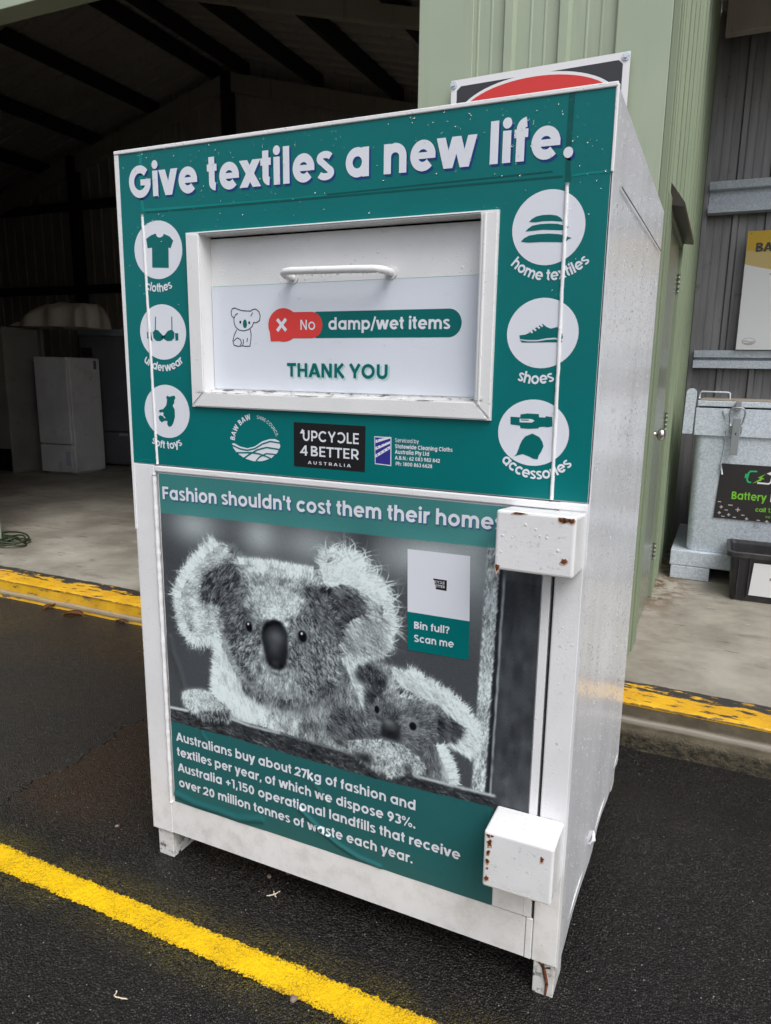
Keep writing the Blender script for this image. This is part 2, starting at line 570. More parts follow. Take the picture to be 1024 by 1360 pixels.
def paint_poster():
    ss = CELL / 2
    W = int((PU1 - PU0) / ss) // 2 * 2
    H = int((PZ1 - PZ0) / ss) // 2 * 2
    U, Z = np.meshgrid(PU0 + (np.arange(W) + .5) * ss, PZ0 + (np.arange(H) + .5) * ss)
    img = np.zeros((H, W)); img[:] = 0.31
    def blur(a, r):
        n = int(r / ss)
        if n < 1: return a
        for _ in range(3):
            for ax in (0, 1):
                p = np.pad(a, [(n + 1, n) if k == ax else (0, 0) for k in (0, 1)], mode='edge')
                c = np.cumsum(p, axis=ax)
                a = (np.take(c, np.arange(2 * n + 1, c.shape[ax]), ax) - np.take(c, np.arange(0, c.shape[ax] - 2 * n - 1), ax)) / (2 * n + 1)
        return a
    def inside(P, U_, Z_):
        ins = np.zeros(U_.shape, bool)
        n = len(P)
        for i in range(n):
            (x1, y1), (x2, y2) = P[i], P[(i + 1) % n]
            if y1 == y2: continue
            ins ^= ((y1 > Z_) != (y2 > Z_)) & (U_ < (x2 - x1) * (Z_ - y1) / (y2 - y1) + x1)
        return ins
    def mask(P, b=0.004):
        us = [p[0] for p in P]; zs = [p[1] for p in P]
        m = 4 * b + 0.004
        i0, i1 = max(0, int((min(us) - m - PU0) / ss)), min(W, int((max(us) + m - PU0) / ss))
        j0, j1 = max(0, int((min(zs) - m - PZ0) / ss)), min(H, int((max(zs) + m - PZ0) / ss))
        M = np.zeros((H, W))
        M[j0:j1, i0:i1] = blur(inside(P, U[j0:j1, i0:i1], Z[j0:j1, i0:i1]).astype(float), b)
        return M
    def tone(P, v, b=0.004, a=1.0):
        nonlocal img
        m = mask(P, b) * a
        img = img * (1 - m) + m * v
    def spot(c, ru, rz, v, a=1.0, rot=0.0, hard=1.0):
        nonlocal img
        du, dz = U - c[0], Z - c[1]
        cr, sr = math.cos(R(rot)), math.sin(R(rot))
        d = ((du * cr + dz * sr) / ru) ** 2 + ((-du * sr + dz * cr) / rz) ** 2
        m = np.exp(-d ** hard) * a
        img = img * (1 - m) + m * v
    def disc(c, ru, rz, v, rot=0.0):
        spot(c, ru, rz, v, 1.0, rot, 6.0)
    clump = blur(rng.normal(0, 1, (H, W)), .004) ; clump = clump / clump.std()
    clump2 = blur(rng.normal(0, 1, (H, W)), .012); clump = clump * .8 + clump2 / clump2.std() * .6
    def seeds(P, n):
        us = [p[0] for p in P]; zs = [p[1] for p in P]
        u = rng.uniform(min(us), max(us), n * 3); z = rng.uniform(min(zs), max(zs), n * 3)
        k = inside(P, u, z)
        return u[k][:n], z[k][:n]
    def fur(u, z, ang, length, val, alpha=0.7, curl=0.3, w=3):
        """many tapering hairs at once; ang in degrees, val the tone of every hair (or None: the tone underneath, jittered)"""
        n = len(u)
        ang = np.radians(np.broadcast_to(ang, n) + rng.normal(0, 14, n))
        ln = np.broadcast_to(length, n) * rng.uniform(.55, 1.3, n)
        steps = int(max(ln.max() / ss, 2))
        k = rng.normal(0, curl, n)
        iu = np.clip(((u - PU0) / ss).astype(int), 0, W - 1); iz = np.clip(((z - PZ0) / ss).astype(int), 0, H - 1)
        val = np.broadcast_to(val, n) if val is not None else None
        base = img[iz, iu]
        cl = clump[iz, iu]
        v = np.clip((val if val is not None else base) + (.09 if val is None else .05) * cl + rng.normal(0, .16 if val is None else .06, n), .06, .95)
        cu, cz = u.copy(), z.copy()
        for s_ in range(steps):
            f = s_ * ss / ln
            live = f < 1
            if not live.any(): break
            a = alpha * np.clip(1 - f, 0, 1) ** .5
            x = ((cu - PU0) / ss).astype(int); y = ((cz - PZ0) / ss).astype(int)
            wn = np.maximum(1, np.round(w * (1 - f * .8)))
            for o in range(w):
                for q in range(w):
                    ok = live & (o < wn) & (q < wn) & (x + o >= 0) & (x + o < W) & (y + q >= 0) & (y + q < H)
                    img[y[ok] + q, x[ok] + o] = img[y[ok] + q, x[ok] + o] * (1 - a[ok]) + v[ok] * a[ok]
            cu = cu + np.cos(ang) * ss; cz = cz + np.sin(ang) * ss
            ang = ang + k * ss / .02
    def rim(P, n, length, val, out=1, spread=0.006, alpha=.85, closed=False, lean=0.0, w=3):
        """hairs growing outwards from a line (its outside lies to the left of its direction when out = 1)"""
        P = np.array(P + ([P[0]] if closed else []))
        d = np.diff(P, axis=0); L = np.hypot(d[:, 0], d[:, 1])
        t = rng.uniform(0, L.sum(), n); c = np.concatenate([[0], np.cumsum(L)])
        i = np.clip(np.searchsorted(c, t) - 1, 0, len(L) - 1)
        f = (t - c[i]) / L[i]
        p = P[i] + d[i] * f[:, None]
        nx, nz = -d[i, 1] / L[i] * out, d[i, 0] / L[i] * out
        q = rng.uniform(-spread, spread * .2, n)
        fur(p[:, 0] + nx * q, p[:, 1] + nz * q, np.degrees(np.arctan2(nz, nx)) + lean, length, np.clip(val + rng.normal(0, .06, n), .1, .95), alpha, .6, w)

    # blurred background
    for c, ru, rz, v, a in (((0.1992, 1.0158), .085, .050, .66, .9), ((0.4040, 1.0108), .060, .052, .66, .9), ((0.5500, 1.0050), .085, .050, .62, .85), ((0.6965, 1.0204), .03, .07, .20, .75),
                            ((0.8683, 1.0064), .13, .055, .76, .95), ((0.9737, 1.0114), .06, .14, .64, .8), ((0.8435, 0.9068), .10, .10, .33, .4), ((0.1029, 0.7939), .05, .2, .27, .5)):
        spot(c, ru, rz, v, a)
    spot((0.9219, 0.7412), .12, .12, .30, .5)
    # painted weatherboard at the right edge, and the pale rope-like post
    tone([(1.031, PZ0), (1.031, .985), (1.12, .985), (1.12, PZ0)], .255, .0015)
    tone([(1.012, .3), (1.020, 1.05), (1.031, 1.05), (1.030, .3)], .17, .002)
    for q in range(260):
        spot((rng.uniform(1.035, 1.115), rng.uniform(.40, 1.0)), rng.uniform(.004, .014), rng.uniform(.008, .03), rng.uniform(.16, .40), .35)
    for q in range(160):
        zq = rng.uniform(.42, .99); spot((1.0285 + rng.normal(0, .0012) + (zq - .7) * .016, zq), .0016, .012, .62, .45)
    post = [(.9945, 1.052), (1.020, 1.052), (1.009, .47), (.9805, .47)]
    tone(post, .74, .002)
    u, z = seeds(post, 3800)
    fur(u, z, rng.choice([88, 92, 70], len(u)), .014, rng.choice([.40, .62, .84, .90], len(u)), .5)
    # ---------------- mother: ears, head, chest
    earL = [(0.2688, 0.9818), (0.2338, 0.9549), (0.1945, 0.9194), (0.1569, 0.8728), (0.1331, 0.8325), (0.1329, 0.7951), (0.1404, 0.7533), (0.1579, 0.7129), (0.1831, 0.6957), (0.2157, 0.7042), (0.2479, 0.7125), (0.2738, 0.7329), (0.2882, 0.7826), (0.3024, 0.8314), (0.3402, 0.8777), (0.3475, 0.9189), (0.3309, 0.9517), (0.3078, 0.9738)]
    earR = [(0.5544, 0.9437), (0.5751, 0.9574), (0.5915, 0.9848), (0.6037, 0.9970), (0.6356, 0.9817), (0.6671, 0.9941), (0.6944, 0.9693), (0.7254, 0.9418), (0.7486, 0.9098), (0.7606, 0.8726), (0.7612, 0.8297), (0.7465, 0.7837), (0.7196, 0.7641), (0.6921, 0.7442), (0.6521, 0.7216), (0.6276, 0.7773), (0.5867, 0.8376), (0.5537, 0.8698)]
    head = [(0.3305, 0.9417), (0.3777, 0.9427), (0.4410, 0.9459), (0.5079, 0.9425), (0.5515, 0.9434), (0.5727, 0.9153), (0.6046, 0.9008), (0.6256, 0.8611), (0.6414, 0.7964), (0.6441, 0.7287), (0.6255, 0.6655), (0.5873, 0.6172), (0.5256, 0.5884), (0.4563, 0.5785), (0.3973, 0.5870), (0.3555, 0.6050), (0.3201, 0.6459), (0.2969, 0.6894), (0.2832, 0.7346), (0.2820, 0.7816), (0.3024, 0.8314), (0.3402, 0.8777)]
    chestW = [(0.2572, 0.7088), (0.2846, 0.6925), (0.3016, 0.6477), (0.3372, 0.6066), (0.3852, 0.5845), (0.4086, 0.5628), (0.3954, 0.5169), (0.3460, 0.5002), (0.2841, 0.5191), (0.2429, 0.5266), (0.2506, 0.5998), (0.2593, 0.6557)]
    body = [(0.2632, 0.6939), (0.3581, 0.6281), (0.5195, 0.6098), (0.6286, 0.6823), (0.6865, 0.7324), (0.7420, 0.6572), (0.7328, 0.5774), (0.7048, 0.4950), (0.6713, 0.4845), (0.6068, 0.4847), (0.5180, 0.4877), (0.3780, 0.4882), (0.2802, 0.5004), (0.2416, 0.5398)]
    tone(body, .46, .004)
    tone(chestW, .80, .008)
    tone([(0.3565, 0.5751), (0.4508, 0.5745), (0.5302, 0.5713), (0.4836, 0.4773), (0.3780, 0.4882)], .70, .008)
    tone([(0.5309, 0.6325), (0.6073, 0.6682), (0.6599, 0.7080), (0.6706, 0.6322), (0.6392, 0.5151), (0.5740, 0.4993)], .52, .01)
    u, z = seeds(body, 6500); fur(u, z, -75 + rng.normal(0, 18, len(u)), .026, None, .55)
    u, z = seeds(chestW, 1500); fur(u, z, -70, .022, rng.choice([.78, .88, .92], len(u)), .4)
    tone(earR, .64, .005)
    tone(earL, .76, .005)
    tone(head, .57, .006)
    # right ear: dark hollow, grey lower lobe, white tips
    tone([(0.5952, 0.9018), (0.6397, 0.9190), (0.6714, 0.8983), (0.6834, 0.8676), (0.6717, 0.8454), (0.6454, 0.8382), (0.6276, 0.8146), (0.6194, 0.7908), (0.5866, 0.8152), (0.5578, 0.8555), (0.5456, 0.8909)], .24, .009)
    tone([(0.6276, 0.8220), (0.6836, 0.8422), (0.7380, 0.8475), (0.7502, 0.7989), (0.7156, 0.7671), (0.6601, 0.7382), (0.6276, 0.7623)], .55, .010)
    u, z = seeds(earR, 4600); fur(u, z, -25 + rng.normal(0, 20, len(u)), .022, None, .6)
    u, z = seeds([(0.5751, 0.9574), (0.6356, 0.9817), (0.6944, 0.9693), (0.7370, 0.9258), (0.7567, 0.8791), (0.7144, 0.8940), (0.6516, 0.9243), (0.5871, 0.9116)], 1600); fur(u, z, 20 + rng.normal(0, 30, len(u)), .024, rng.choice([.72, .84, .92], len(u)), .6)
    u, z = seeds([(0.5623, 0.8933), (0.6357, 0.9185), (0.6911, 0.8905), (0.6914, 0.8507), (0.6357, 0.8307), (0.6276, 0.7922), (0.5784, 0.8288)], 1300); fur(u, z, -30, .026, rng.choice([.16, .22, .34, .5], len(u)), .6)
    # left ear: white fringe with a dark inner tuft
    tone([(0.2629, 0.9154), (0.2341, 0.8937), (0.2167, 0.8576), (0.2182, 0.8239), (0.2432, 0.8198), (0.2652, 0.8232), (0.2830, 0.8078), (0.2971, 0.7736), (0.3290, 0.8149), (0.3563, 0.8598), (0.3469, 0.8988), (0.3215, 0.9406), (0.2940, 0.9295)], .27, .010)
    tone([(0.2302, 0.8100), (0.2650, 0.8195), (0.2828, 0.8025), (0.2814, 0.7658), (0.2492, 0.7420), (0.2266, 0.7726)], .66, .007)
    u, z = seeds(earL, 4600); fur(u, z, 195 + rng.normal(0, 30, len(u)), .022, None, .6)
    u, z = seeds([(0.2565, 0.9094), (0.2202, 0.8659), (0.2214, 0.8244), (0.2835, 0.8182), (0.3326, 0.8308), (0.3462, 0.8785), (0.3181, 0.9301)], 1000); fur(u, z, 235, .026, rng.choice([.15, .22, .36, .6], len(u)), .6)
    # head tones
    tone([(0.3317, 0.9408), (0.4409, 0.9434), (0.5515, 0.9420), (0.5701, 0.9197), (0.5185, 0.9101), (0.4401, 0.9076), (0.3705, 0.8980), (0.3471, 0.9063)], .84, .012)
    tone([(0.3704, 0.8945), (0.4288, 0.9090), (0.4853, 0.9104), (0.5293, 0.9044), (0.5182, 0.8932), (0.4626, 0.8989), (0.4053, 0.8909), (0.3757, 0.8777)], .42, .006, .8)
    tone([(0.3753, 0.8626), (0.4282, 0.8877), (0.4848, 0.8835), (0.5289, 0.8631), (0.5174, 0.8319), (0.4835, 0.8092), (0.4607, 0.8004), (0.4261, 0.7973), (0.4029, 0.8011), (0.3772, 0.8275)], .74, .010)
    tone([(0.5292, 0.8947), (0.5672, 0.8954), (0.6098, 0.8682), (0.6150, 0.8209), (0.5828, 0.8058), (0.5505, 0.8445)], .36, .014, .85)
    tone([(0.3260, 0.8144), (0.3565, 0.8294), (0.3852, 0.7983), (0.4017, 0.7550), (0.3833, 0.7312), (0.3418, 0.7447)], .44, .012, .8)
    tone([(0.5118, 0.8286), (0.5505, 0.8396), (0.5989, 0.7890), (0.5716, 0.7448), (0.5164, 0.7548), (0.5001, 0.7920)], .40, .014, .8)
    tone([(0.2818, 0.7763), (0.3037, 0.7851), (0.3173, 0.7404), (0.3274, 0.6792), (0.3086, 0.6703), (0.2857, 0.7192)], .38, .010, .7)
    tone([(0.6042, 0.7900), (0.6387, 0.7959), (0.6415, 0.7282), (0.6255, 0.6755), (0.5873, 0.6274), (0.5709, 0.6442), (0.6094, 0.7122)], .38, .014, .7)
    tone([(0.2890, 0.8035), (0.3264, 0.8248), (0.3497, 0.8028), (0.3421, 0.7551), (0.3042, 0.7172), (0.2865, 0.7404)], .36, .012, .8)
    tone([(0.5108, 0.7538), (0.5827, 0.7862), (0.6255, 0.7546), (0.6147, 0.6734), (0.5484, 0.6191), (0.5035, 0.6406)], .47, .022, .8)
    tone([(0.3038, 0.7065), (0.3653, 0.7280), (0.3938, 0.6812), (0.3803, 0.6260), (0.3500, 0.6252), (0.3146, 0.6662)], .44, .018, .8)
    tone([(0.4947, 0.8010), (0.5173, 0.8196), (0.5447, 0.8093), (0.5608, 0.7726), (0.5385, 0.7388), (0.5049, 0.7326), (0.4912, 0.7604)], .52, .01, .7)
    tone([(0.3653, 0.7280), (0.3898, 0.7530), (0.4065, 0.7147), (0.4114, 0.6741), (0.3869, 0.6484), (0.3699, 0.6819)], .60, .010, .8)
    tone([(0.3551, 0.5942), (0.4565, 0.5865), (0.5595, 0.6086), (0.5983, 0.6347), (0.5705, 0.5828), (0.4676, 0.5599), (0.3967, 0.5656)], .46, .016, .7)
    # short fur radiating from the nose
    nu, nz = (0.4451, 0.7422)
    u, z = seeds(head, 22000)
    fur(u, z, np.degrees(np.arctan2(z - nz, u - nu)), .011, None, .62)
    u, z = seeds([(0.3784, 0.8680), (0.4398, 0.8918), (0.5179, 0.8688), (0.5118, 0.8286), (0.4607, 0.8004), (0.4086, 0.7970)], 1800); fur(u, z, 80 + rng.normal(0, 30, len(u)), .012, rng.choice([.58, .74, .86, .9], len(u)), .6)
    u, z = seeds([(0.3004, 0.7793), (0.3438, 0.8070), (0.4017, 0.7550), (0.3869, 0.6484), (0.3382, 0.6388), (0.2971, 0.6948)], 900); fur(u, z, 230, .011, rng.choice([.20, .28, .66], len(u)), .55)
    u, z = seeds([(0.4892, 0.8101), (0.5829, 0.8253), (0.6361, 0.7760), (0.6147, 0.6633), (0.5372, 0.6167), (0.4811, 0.6670)], 2200); fur(u, z, -50, .012, rng.choice([.18, .26, .62, .68], len(u)), .55)
    shade = [(0.2837, 0.8234), (0.3404, 0.8828), (0.3637, 0.8710), (0.3447, 0.8327), (0.3192, 0.7928), (0.2988, 0.7373), (0.2805, 0.7446), (0.2824, 0.7921)]
    tone(shade, .34, .008, .85)
    u, z = seeds(shade, 900); fur(u, z, 215, .016, rng.choice([.18, .28, .42, .6], len(u)), .6)
    shade = [(0.5288, 0.8922), (0.5624, 0.9081), (0.5951, 0.8612), (0.6276, 0.8071), (0.6276, 0.7623), (0.5948, 0.7865), (0.5535, 0.8398)]
    tone(shade, .32, .008, .8)
    u, z = seeds(shade, 900); fur(u, z, -40, .018, rng.choice([.16, .26, .40, .58], len(u)), .6)
    # rims of hair against the dark
    rim(earL[:12][::-1], 1100, .024, .86, 1, .012)
    rim(earL[:12][::-1], 130, .042, .84, 1, .010, .9)
    rim([(0.3078, 0.9738), (0.3309, 0.9517), (0.3480, 0.9339)], 200, .024, .5, 1)
    rim([(0.3364, 0.9399), (0.3777, 0.9427), (0.4410, 0.9459), (0.5079, 0.9439), (0.5568, 0.9427)], 520, .014, .86, 1, .010)
    rim(earR[1:11], 700, .026, .84, 1, .012)
    rim(earR[2:13], 150, .060, .80, 1, .010, .9, False, -12)
    rim(earR[9:14], 520, .030, .78, 1, .014, .8)
    u, z = seeds([(0.6914, 0.8544), (0.7609, 0.8512), (0.7542, 0.7851), (0.7079, 0.7472), (0.6521, 0.7216), (0.6276, 0.7623), (0.6518, 0.8260)], 700); fur(u, z, -38, .034, rng.choice([.45, .58, .70, .82], len(u)), .6)
    rim([(0.2738, 0.7329), (0.2594, 0.6879), (0.2525, 0.6436), (0.2480, 0.5992), (0.2409, 0.5539), (0.2332, 0.5245)], 520, .022, .88, -1, .010)
    rim([(0.2818, 0.7763), (0.2801, 0.7340), (0.2969, 0.6894), (0.3201, 0.6459), (0.3555, 0.6050), (0.3972, 0.5844)], 500, .012, .62, 1, .012, .5)
    jaw = [(0.3375, 0.6173), (0.3974, 0.5924), (0.4682, 0.5890), (0.5484, 0.6140), (0.6038, 0.6561), (0.6147, 0.6483), (0.5594, 0.5958), (0.4677, 0.5652), (0.3847, 0.5683), (0.3366, 0.5903)]
    tone(jaw, .36, .010, .7)
    u, z = seeds(jaw, 900); fur(u, z, -80, .014, rng.choice([.22, .32, .44, .6], len(u)), .55)
    # muzzle, nose, eyes
    tone([(0.3637, 0.6755), (0.3999, 0.6875), (0.4115, 0.6767), (0.4812, 0.6747), (0.5100, 0.6931), (0.5151, 0.6584), (0.4803, 0.6203), (0.4216, 0.6080), (0.3744, 0.6301)], .60, .014, .85)
    u, z = seeds([(0.3637, 0.6755), (0.3999, 0.6875), (0.4115, 0.6767), (0.4812, 0.6747), (0.5100, 0.6931), (0.5151, 0.6584), (0.4803, 0.6203), (0.4216, 0.6080), (0.3744, 0.6301)], 500); fur(u, z, -80, .010, rng.choice([.42, .55, .70, .8], len(u)), .5)
    spot((0.4450, 0.6557), .020, .005, .30, .7, -10)
    spot((0.3944, 0.6593), .008, .014, .20, .7)
    nose = [(0.4201, 0.7887), (0.4435, 0.7986), (0.4674, 0.7925), (0.4828, 0.7690), (0.4833, 0.7287), (0.4768, 0.6857), (0.4604, 0.6670), (0.4359, 0.6674), (0.4158, 0.6854), (0.4089, 0.7151), (0.4010, 0.7498), (0.4056, 0.7710)]
    tone(nose, .14, .003)
    spot((0.4471, 0.7552), .026, .022, .43, .85); spot((0.4419, 0.7263), .020, .024, .34, .7)
    spot((0.4439, 0.6845), .012, .008, .30, .5); spot((0.4612, 0.6796), .006, .005, .06, .8); spot((0.4263, 0.6811), .006, .008, .07, .6)
    tone([(0.4046, 0.7555), (0.4142, 0.7877), (0.4435, 0.8006), (0.4691, 0.7958), (0.4604, 0.7878), (0.4404, 0.7895), (0.4198, 0.7760)], .06, .003)
    for e, ru, rz in (((0.3641, 0.7687), .0105, .0150), ((0.5255, 0.7704), .0130, .0155)):
        spot(e, ru * 1.9, rz * 1.7, .30, .6); spot(e, ru * 1.35, rz * 1.3, .46, .55); disc(e, ru, rz, .10, 12)
        disc((e[0] + .001, e[1] - .001), ru * .6, rz * .62, .03); disc((e[0] - .002, e[1] + .007), .003, .0035, .85)
    # ---------------- the cub
    whiteback = [(0.6363, 0.7331), (0.6688, 0.7521), (0.7237, 0.7410), (0.7507, 0.7292), (0.7688, 0.7031), (0.7061, 0.6808), (0.7030, 0.6023), (0.6833, 0.6376), (0.6598, 0.6897)]
    tone(whiteback, .68, .004)
    u, z = seeds(whiteback, 900); fur(u, z, -50, .022, rng.choice([.6, .82, .9], len(u)), .6)
    fringe = [(0.7638, 0.7402), (0.8121, 0.7328), (0.8553, 0.7164), (0.8978, 0.7003), (0.9357, 0.6795), (0.9609, 0.6603), (0.9782, 0.6312), (0.9832, 0.6075), (0.9781, 0.5812), (0.9626, 0.5605), (0.9396, 0.5674), (0.9101, 0.5750), (0.9506, 0.6080), (0.9456, 0.6319), (0.9160, 0.6502), (0.8818, 0.6761), (0.8391, 0.6795), (0.7866, 0.6982)]
    cub = [(0.6782, 0.7194), (0.7237, 0.7410), (0.7638, 0.7402), (0.8121, 0.7328), (0.8554, 0.7114), (0.8896, 0.6944), (0.9096, 0.6571), (0.9023, 0.6219), (0.8934, 0.5944), (0.8804, 0.5742), (0.8596, 0.5475), (0.8161, 0.5411), (0.7892, 0.5520), (0.7440, 0.5499), (0.7255, 0.5633), (0.7069, 0.5899), (0.7019, 0.6285), (0.7037, 0.6856)]
    tone(fringe, .70, .005)
    tone(cub, .44, .006)
    tone([(0.7067, 0.6119), (0.7292, 0.6432), (0.7610, 0.6327), (0.7659, 0.6077), (0.7435, 0.5939), (0.7161, 0.5920)], .36, .01, .8)
    tone([(0.7968, 0.6234), (0.8401, 0.6374), (0.8667, 0.6051), (0.8416, 0.5734), (0.8066, 0.5737)], .36, .012, .8)
    tone([(0.7640, 0.7276), (0.8121, 0.7307), (0.8555, 0.7102), (0.8898, 0.6903), (0.8818, 0.6740), (0.8480, 0.6688), (0.7960, 0.6661), (0.7692, 0.6818)], .70, .010)
    tone([(0.6714, 0.7051), (0.7057, 0.7290), (0.7418, 0.7275), (0.7622, 0.7017), (0.7605, 0.6671), (0.7293, 0.6345), (0.7064, 0.6382), (0.7061, 0.6774), (0.6807, 0.6874)], .22, .006)
    tone([(0.8932, 0.6451), (0.9245, 0.6438), (0.9490, 0.6285), (0.9485, 0.6075), (0.9266, 0.5820), (0.9015, 0.5793), (0.8862, 0.5969)], .30, .007)
    tone([(0.7203, 0.6238), (0.7520, 0.6351), (0.7701, 0.6217), (0.7525, 0.6003), (0.7252, 0.5985)], .34, .01)
    u, z = seeds(cub, 6500)
    cu_, cz_ = (0.7709, 0.5740)
    fur(u, z, np.degrees(np.arctan2(z - cz_, u - cu_)), .011, None, .55, w=2)
    u, z = seeds([(0.7641, 0.7234), (0.8208, 0.7262), (0.8812, 0.6968), (0.8777, 0.6710), (0.7960, 0.6661)], 1100); fur(u, z, 55, .013, rng.choice([.55, .72, .86, .25], len(u)), .6)
    rim(fringe[1:10], 900, .026, .86, 1, .014)
    u, z = seeds(fringe, 1200); fur(u, z, -35, .024, rng.choice([.7, .84, .92], len(u)), .55)
    u, z = seeds([(0.8932, 0.6451), (0.9498, 0.6287), (0.9266, 0.5820), (0.8883, 0.5974)], 450); fur(u, z, -30, .022, rng.choice([.2, .3, .45], len(u)), .55)
    for e, ru, rz in (((0.7340, 0.6224), .0070, .0105), ((0.8288, 0.6006), .0098, .0105)):
        spot(e, ru * 1.7, rz * 1.7, .58, .75); disc(e, ru, rz, .10)
    tone([(0.7525, 0.6003), (0.7703, 0.6088), (0.7928, 0.5965), (0.7976, 0.5759), (0.7914, 0.5526), (0.7667, 0.5510), (0.7439, 0.5588), (0.7459, 0.5813)], .17, .003)
    spot((0.7660, 0.5956), .016, .010, .58, .8, -10); spot((0.7707, 0.5849), .018, .014, .34, .7); spot((0.7710, 0.5674), .014, .010, .13, .8)
    arm = [(0.8597, 0.5454), (0.8847, 0.5752), (0.9018, 0.5687), (0.9240, 0.5337), (0.9356, 0.5023), (0.9323, 0.4733), (0.8961, 0.4743), (0.8613, 0.4825)]
    tone(arm, .44, .005)
    u, z = seeds(arm, 1300); fur(u, z, -75, .022, None, .6)
    tone([(0.8897, 0.5765), (0.9153, 0.5443), (0.9367, 0.5069), (0.9350, 0.4806), (0.9151, 0.4838), (0.9040, 0.5242)], .80, .006)
    rim([(0.9018, 0.5709), (0.9153, 0.5443), (0.9367, 0.5069), (0.9394, 0.4774)], 350, .018, .84, 1, .016)
    # ---------------- the rail they sit behind
    rail = [(0.0868, 0.4861), (0.2802, 0.5004), (0.4492, 0.4965), (0.6712, 0.4865), (0.8424, 0.4769), (1.0332, 0.4789), (1.0312, 0.4441), (0.8938, 0.4398), (0.6927, 0.4350), (0.5174, 0.4392), (0.2781, 0.4450), (0.0867, 0.4383)]
    tone(rail, .22, .0015)
    u, z = seeds(rail, 1500); fur(u, z, -15 + rng.choice([0, 180], len(u)), .02, rng.choice([.15, .2, .3, .42], len(u)), .4)
    for a, b in (("0 0 1: 226,938 252,943", 0), ("0 0 1: 305,950 330,962 370,972", 0), ("0 0 1: 370,972 470,1003", 1), ("0 0 1: 554,1030 656,1057", 0)):
        pass
    for seg, v, wd in (([(0.0868, 0.4861), (0.1512, 0.4891)], .85, .0035), ([(0.2877, 0.4999), (0.3539, 0.4934), (0.4538, 0.4934)], .80, .0035), ([(0.4538, 0.4934), (0.5849, 0.4896), (0.6881, 0.4867)], .55, .0025), ([(0.8346, 0.4748), (0.9307, 0.4754), (1.0351, 0.4775)], .85, .0035)):
        for i in range(len(seg) - 1):
            for t in np.linspace(0, 1, 60):
                spot((seg[i][0] + (seg[i + 1][0] - seg[i][0]) * t, seg[i][1] + (seg[i + 1][1] - seg[i][1]) * t), wd, wd, v, .35)
    # paws over the rail
    pawL = [(0.1319, 0.5420), (0.1626, 0.5541), (0.2025, 0.5635), (0.2347, 0.5581), (0.2533, 0.5427), (0.2908, 0.5289), (0.2994, 0.5060), (0.2894, 0.4927), (0.2643, 0.5009), (0.2252, 0.4920), (0.1854, 0.4831), (0.1593, 0.4914), (0.1364, 0.5034)]
    tone(pawL, .76, .005)
    u, z = seeds(pawL, 1300); fur(u, z, -60 + rng.normal(0, 40, len(u)), .014, rng.choice([.5, .72, .86, .9], len(u)), .6)
    tone([(0.1720, 0.4800), (0.2257, 0.5033), (0.2710, 0.5079), (0.2905, 0.5205), (0.2905, 0.4874), (0.2568, 0.4741), (0.1981, 0.4718)], .16, .006)
    u, z = seeds([(0.1723, 0.4858), (0.2713, 0.5163), (0.2892, 0.4871), (0.1981, 0.4718)], 260); fur(u, z, -80, .012, rng.choice([.15, .5, .7], len(u)), .6)
    dark_arm = [(0.6051, 0.5803), (0.6268, 0.5897), (0.6743, 0.5780), (0.7303, 0.5533), (0.7166, 0.5344), (0.6508, 0.5207), (0.6268, 0.5071), (0.6025, 0.5250), (0.5928, 0.5411)]
    tone(dark_arm, .24, .006)
    u, z = seeds(dark_arm, 1300); fur(u, z, -35, .020, rng.choice([.14, .22, .34, .52], len(u)), .6)
    paws = [(0.6556, 0.5196), (0.6887, 0.5321), (0.7441, 0.5446), (0.7982, 0.5455), (0.8428, 0.5259), (0.8605, 0.5130), (0.8492, 0.4793), (0.8195, 0.4847), (0.7907, 0.4637), (0.7637, 0.4511), (0.7266, 0.4626), (0.6843, 0.4812), (0.6604, 0.4934)]
    tone(paws, .68, .006)
    u, z = seeds(paws, 2400); fur(u, z, -60 + rng.normal(0, 40, len(u)), .013, rng.choice([.30, .55, .72, .84, .88], len(u)), .6)
    tone([(0.6580, 0.4974), (0.6889, 0.4983), (0.7216, 0.4997), (0.7242, 0.4733), (0.7079, 0.4713), (0.6748, 0.4833)], .16, .007)
    for x in ("420 850 4.452: 395,740", "420 850 4.452: 470,745", "420 850 4.452: 540,740"):
        pass
    spot((0.8172, 0.4863), .010, .010, .25, .8); spot((0.7522, 0.4535), .012, .010, .22, .7)
    # film grain
    img += rng.normal(0, .018, img.shape)
    img = np.clip(.5 + (img - .5) * 1.17 + .03, .03, .97)
    # duotone: cool shadows, faintly cyan highlights
    rgb = np.stack([img * .945 + .004, img * .995 + .004, img * .975 + .024], -1)
    # teal bars over the picture
    def bar(P, col, a):
        m = (mask(P, .0006) * a)[..., None]
        return rgb * (1 - m) + m * np.array(col)
    hd = [(PU0 - .01, 1.0385), (1.034, 1.0525), (1.034, 1.16), (PU0 - .01, 1.16)]
    rgb = bar(hd, (.235, .545, .535), .80)
    rgb = bar([(1.034, 1.05), (1.13, 1.05), (1.13, 1.16), (1.034, 1.16)], (.10, .36, .36), .80)
    ft = [(0.0843, 0.4446), (0.2781, 0.4450), (0.5174, 0.4413), (0.6926, 0.4390), (0.8937, 0.4437), (1.0346, 0.4489)] + [(1.0405, .18), (PU0 - .01, .18)]
    rgb = bar(ft, (.145, .39, .395), .93)
    rgb = np.clip(rgb, 0, 1)
    rgb = rgb.reshape(H // 2, 2, W // 2, 2, 3).mean((1, 3))
    linc = np.where(rgb <= .04045, rgb / 12.92, ((rgb + .055) / 1.055) ** 2.4)
    return linc

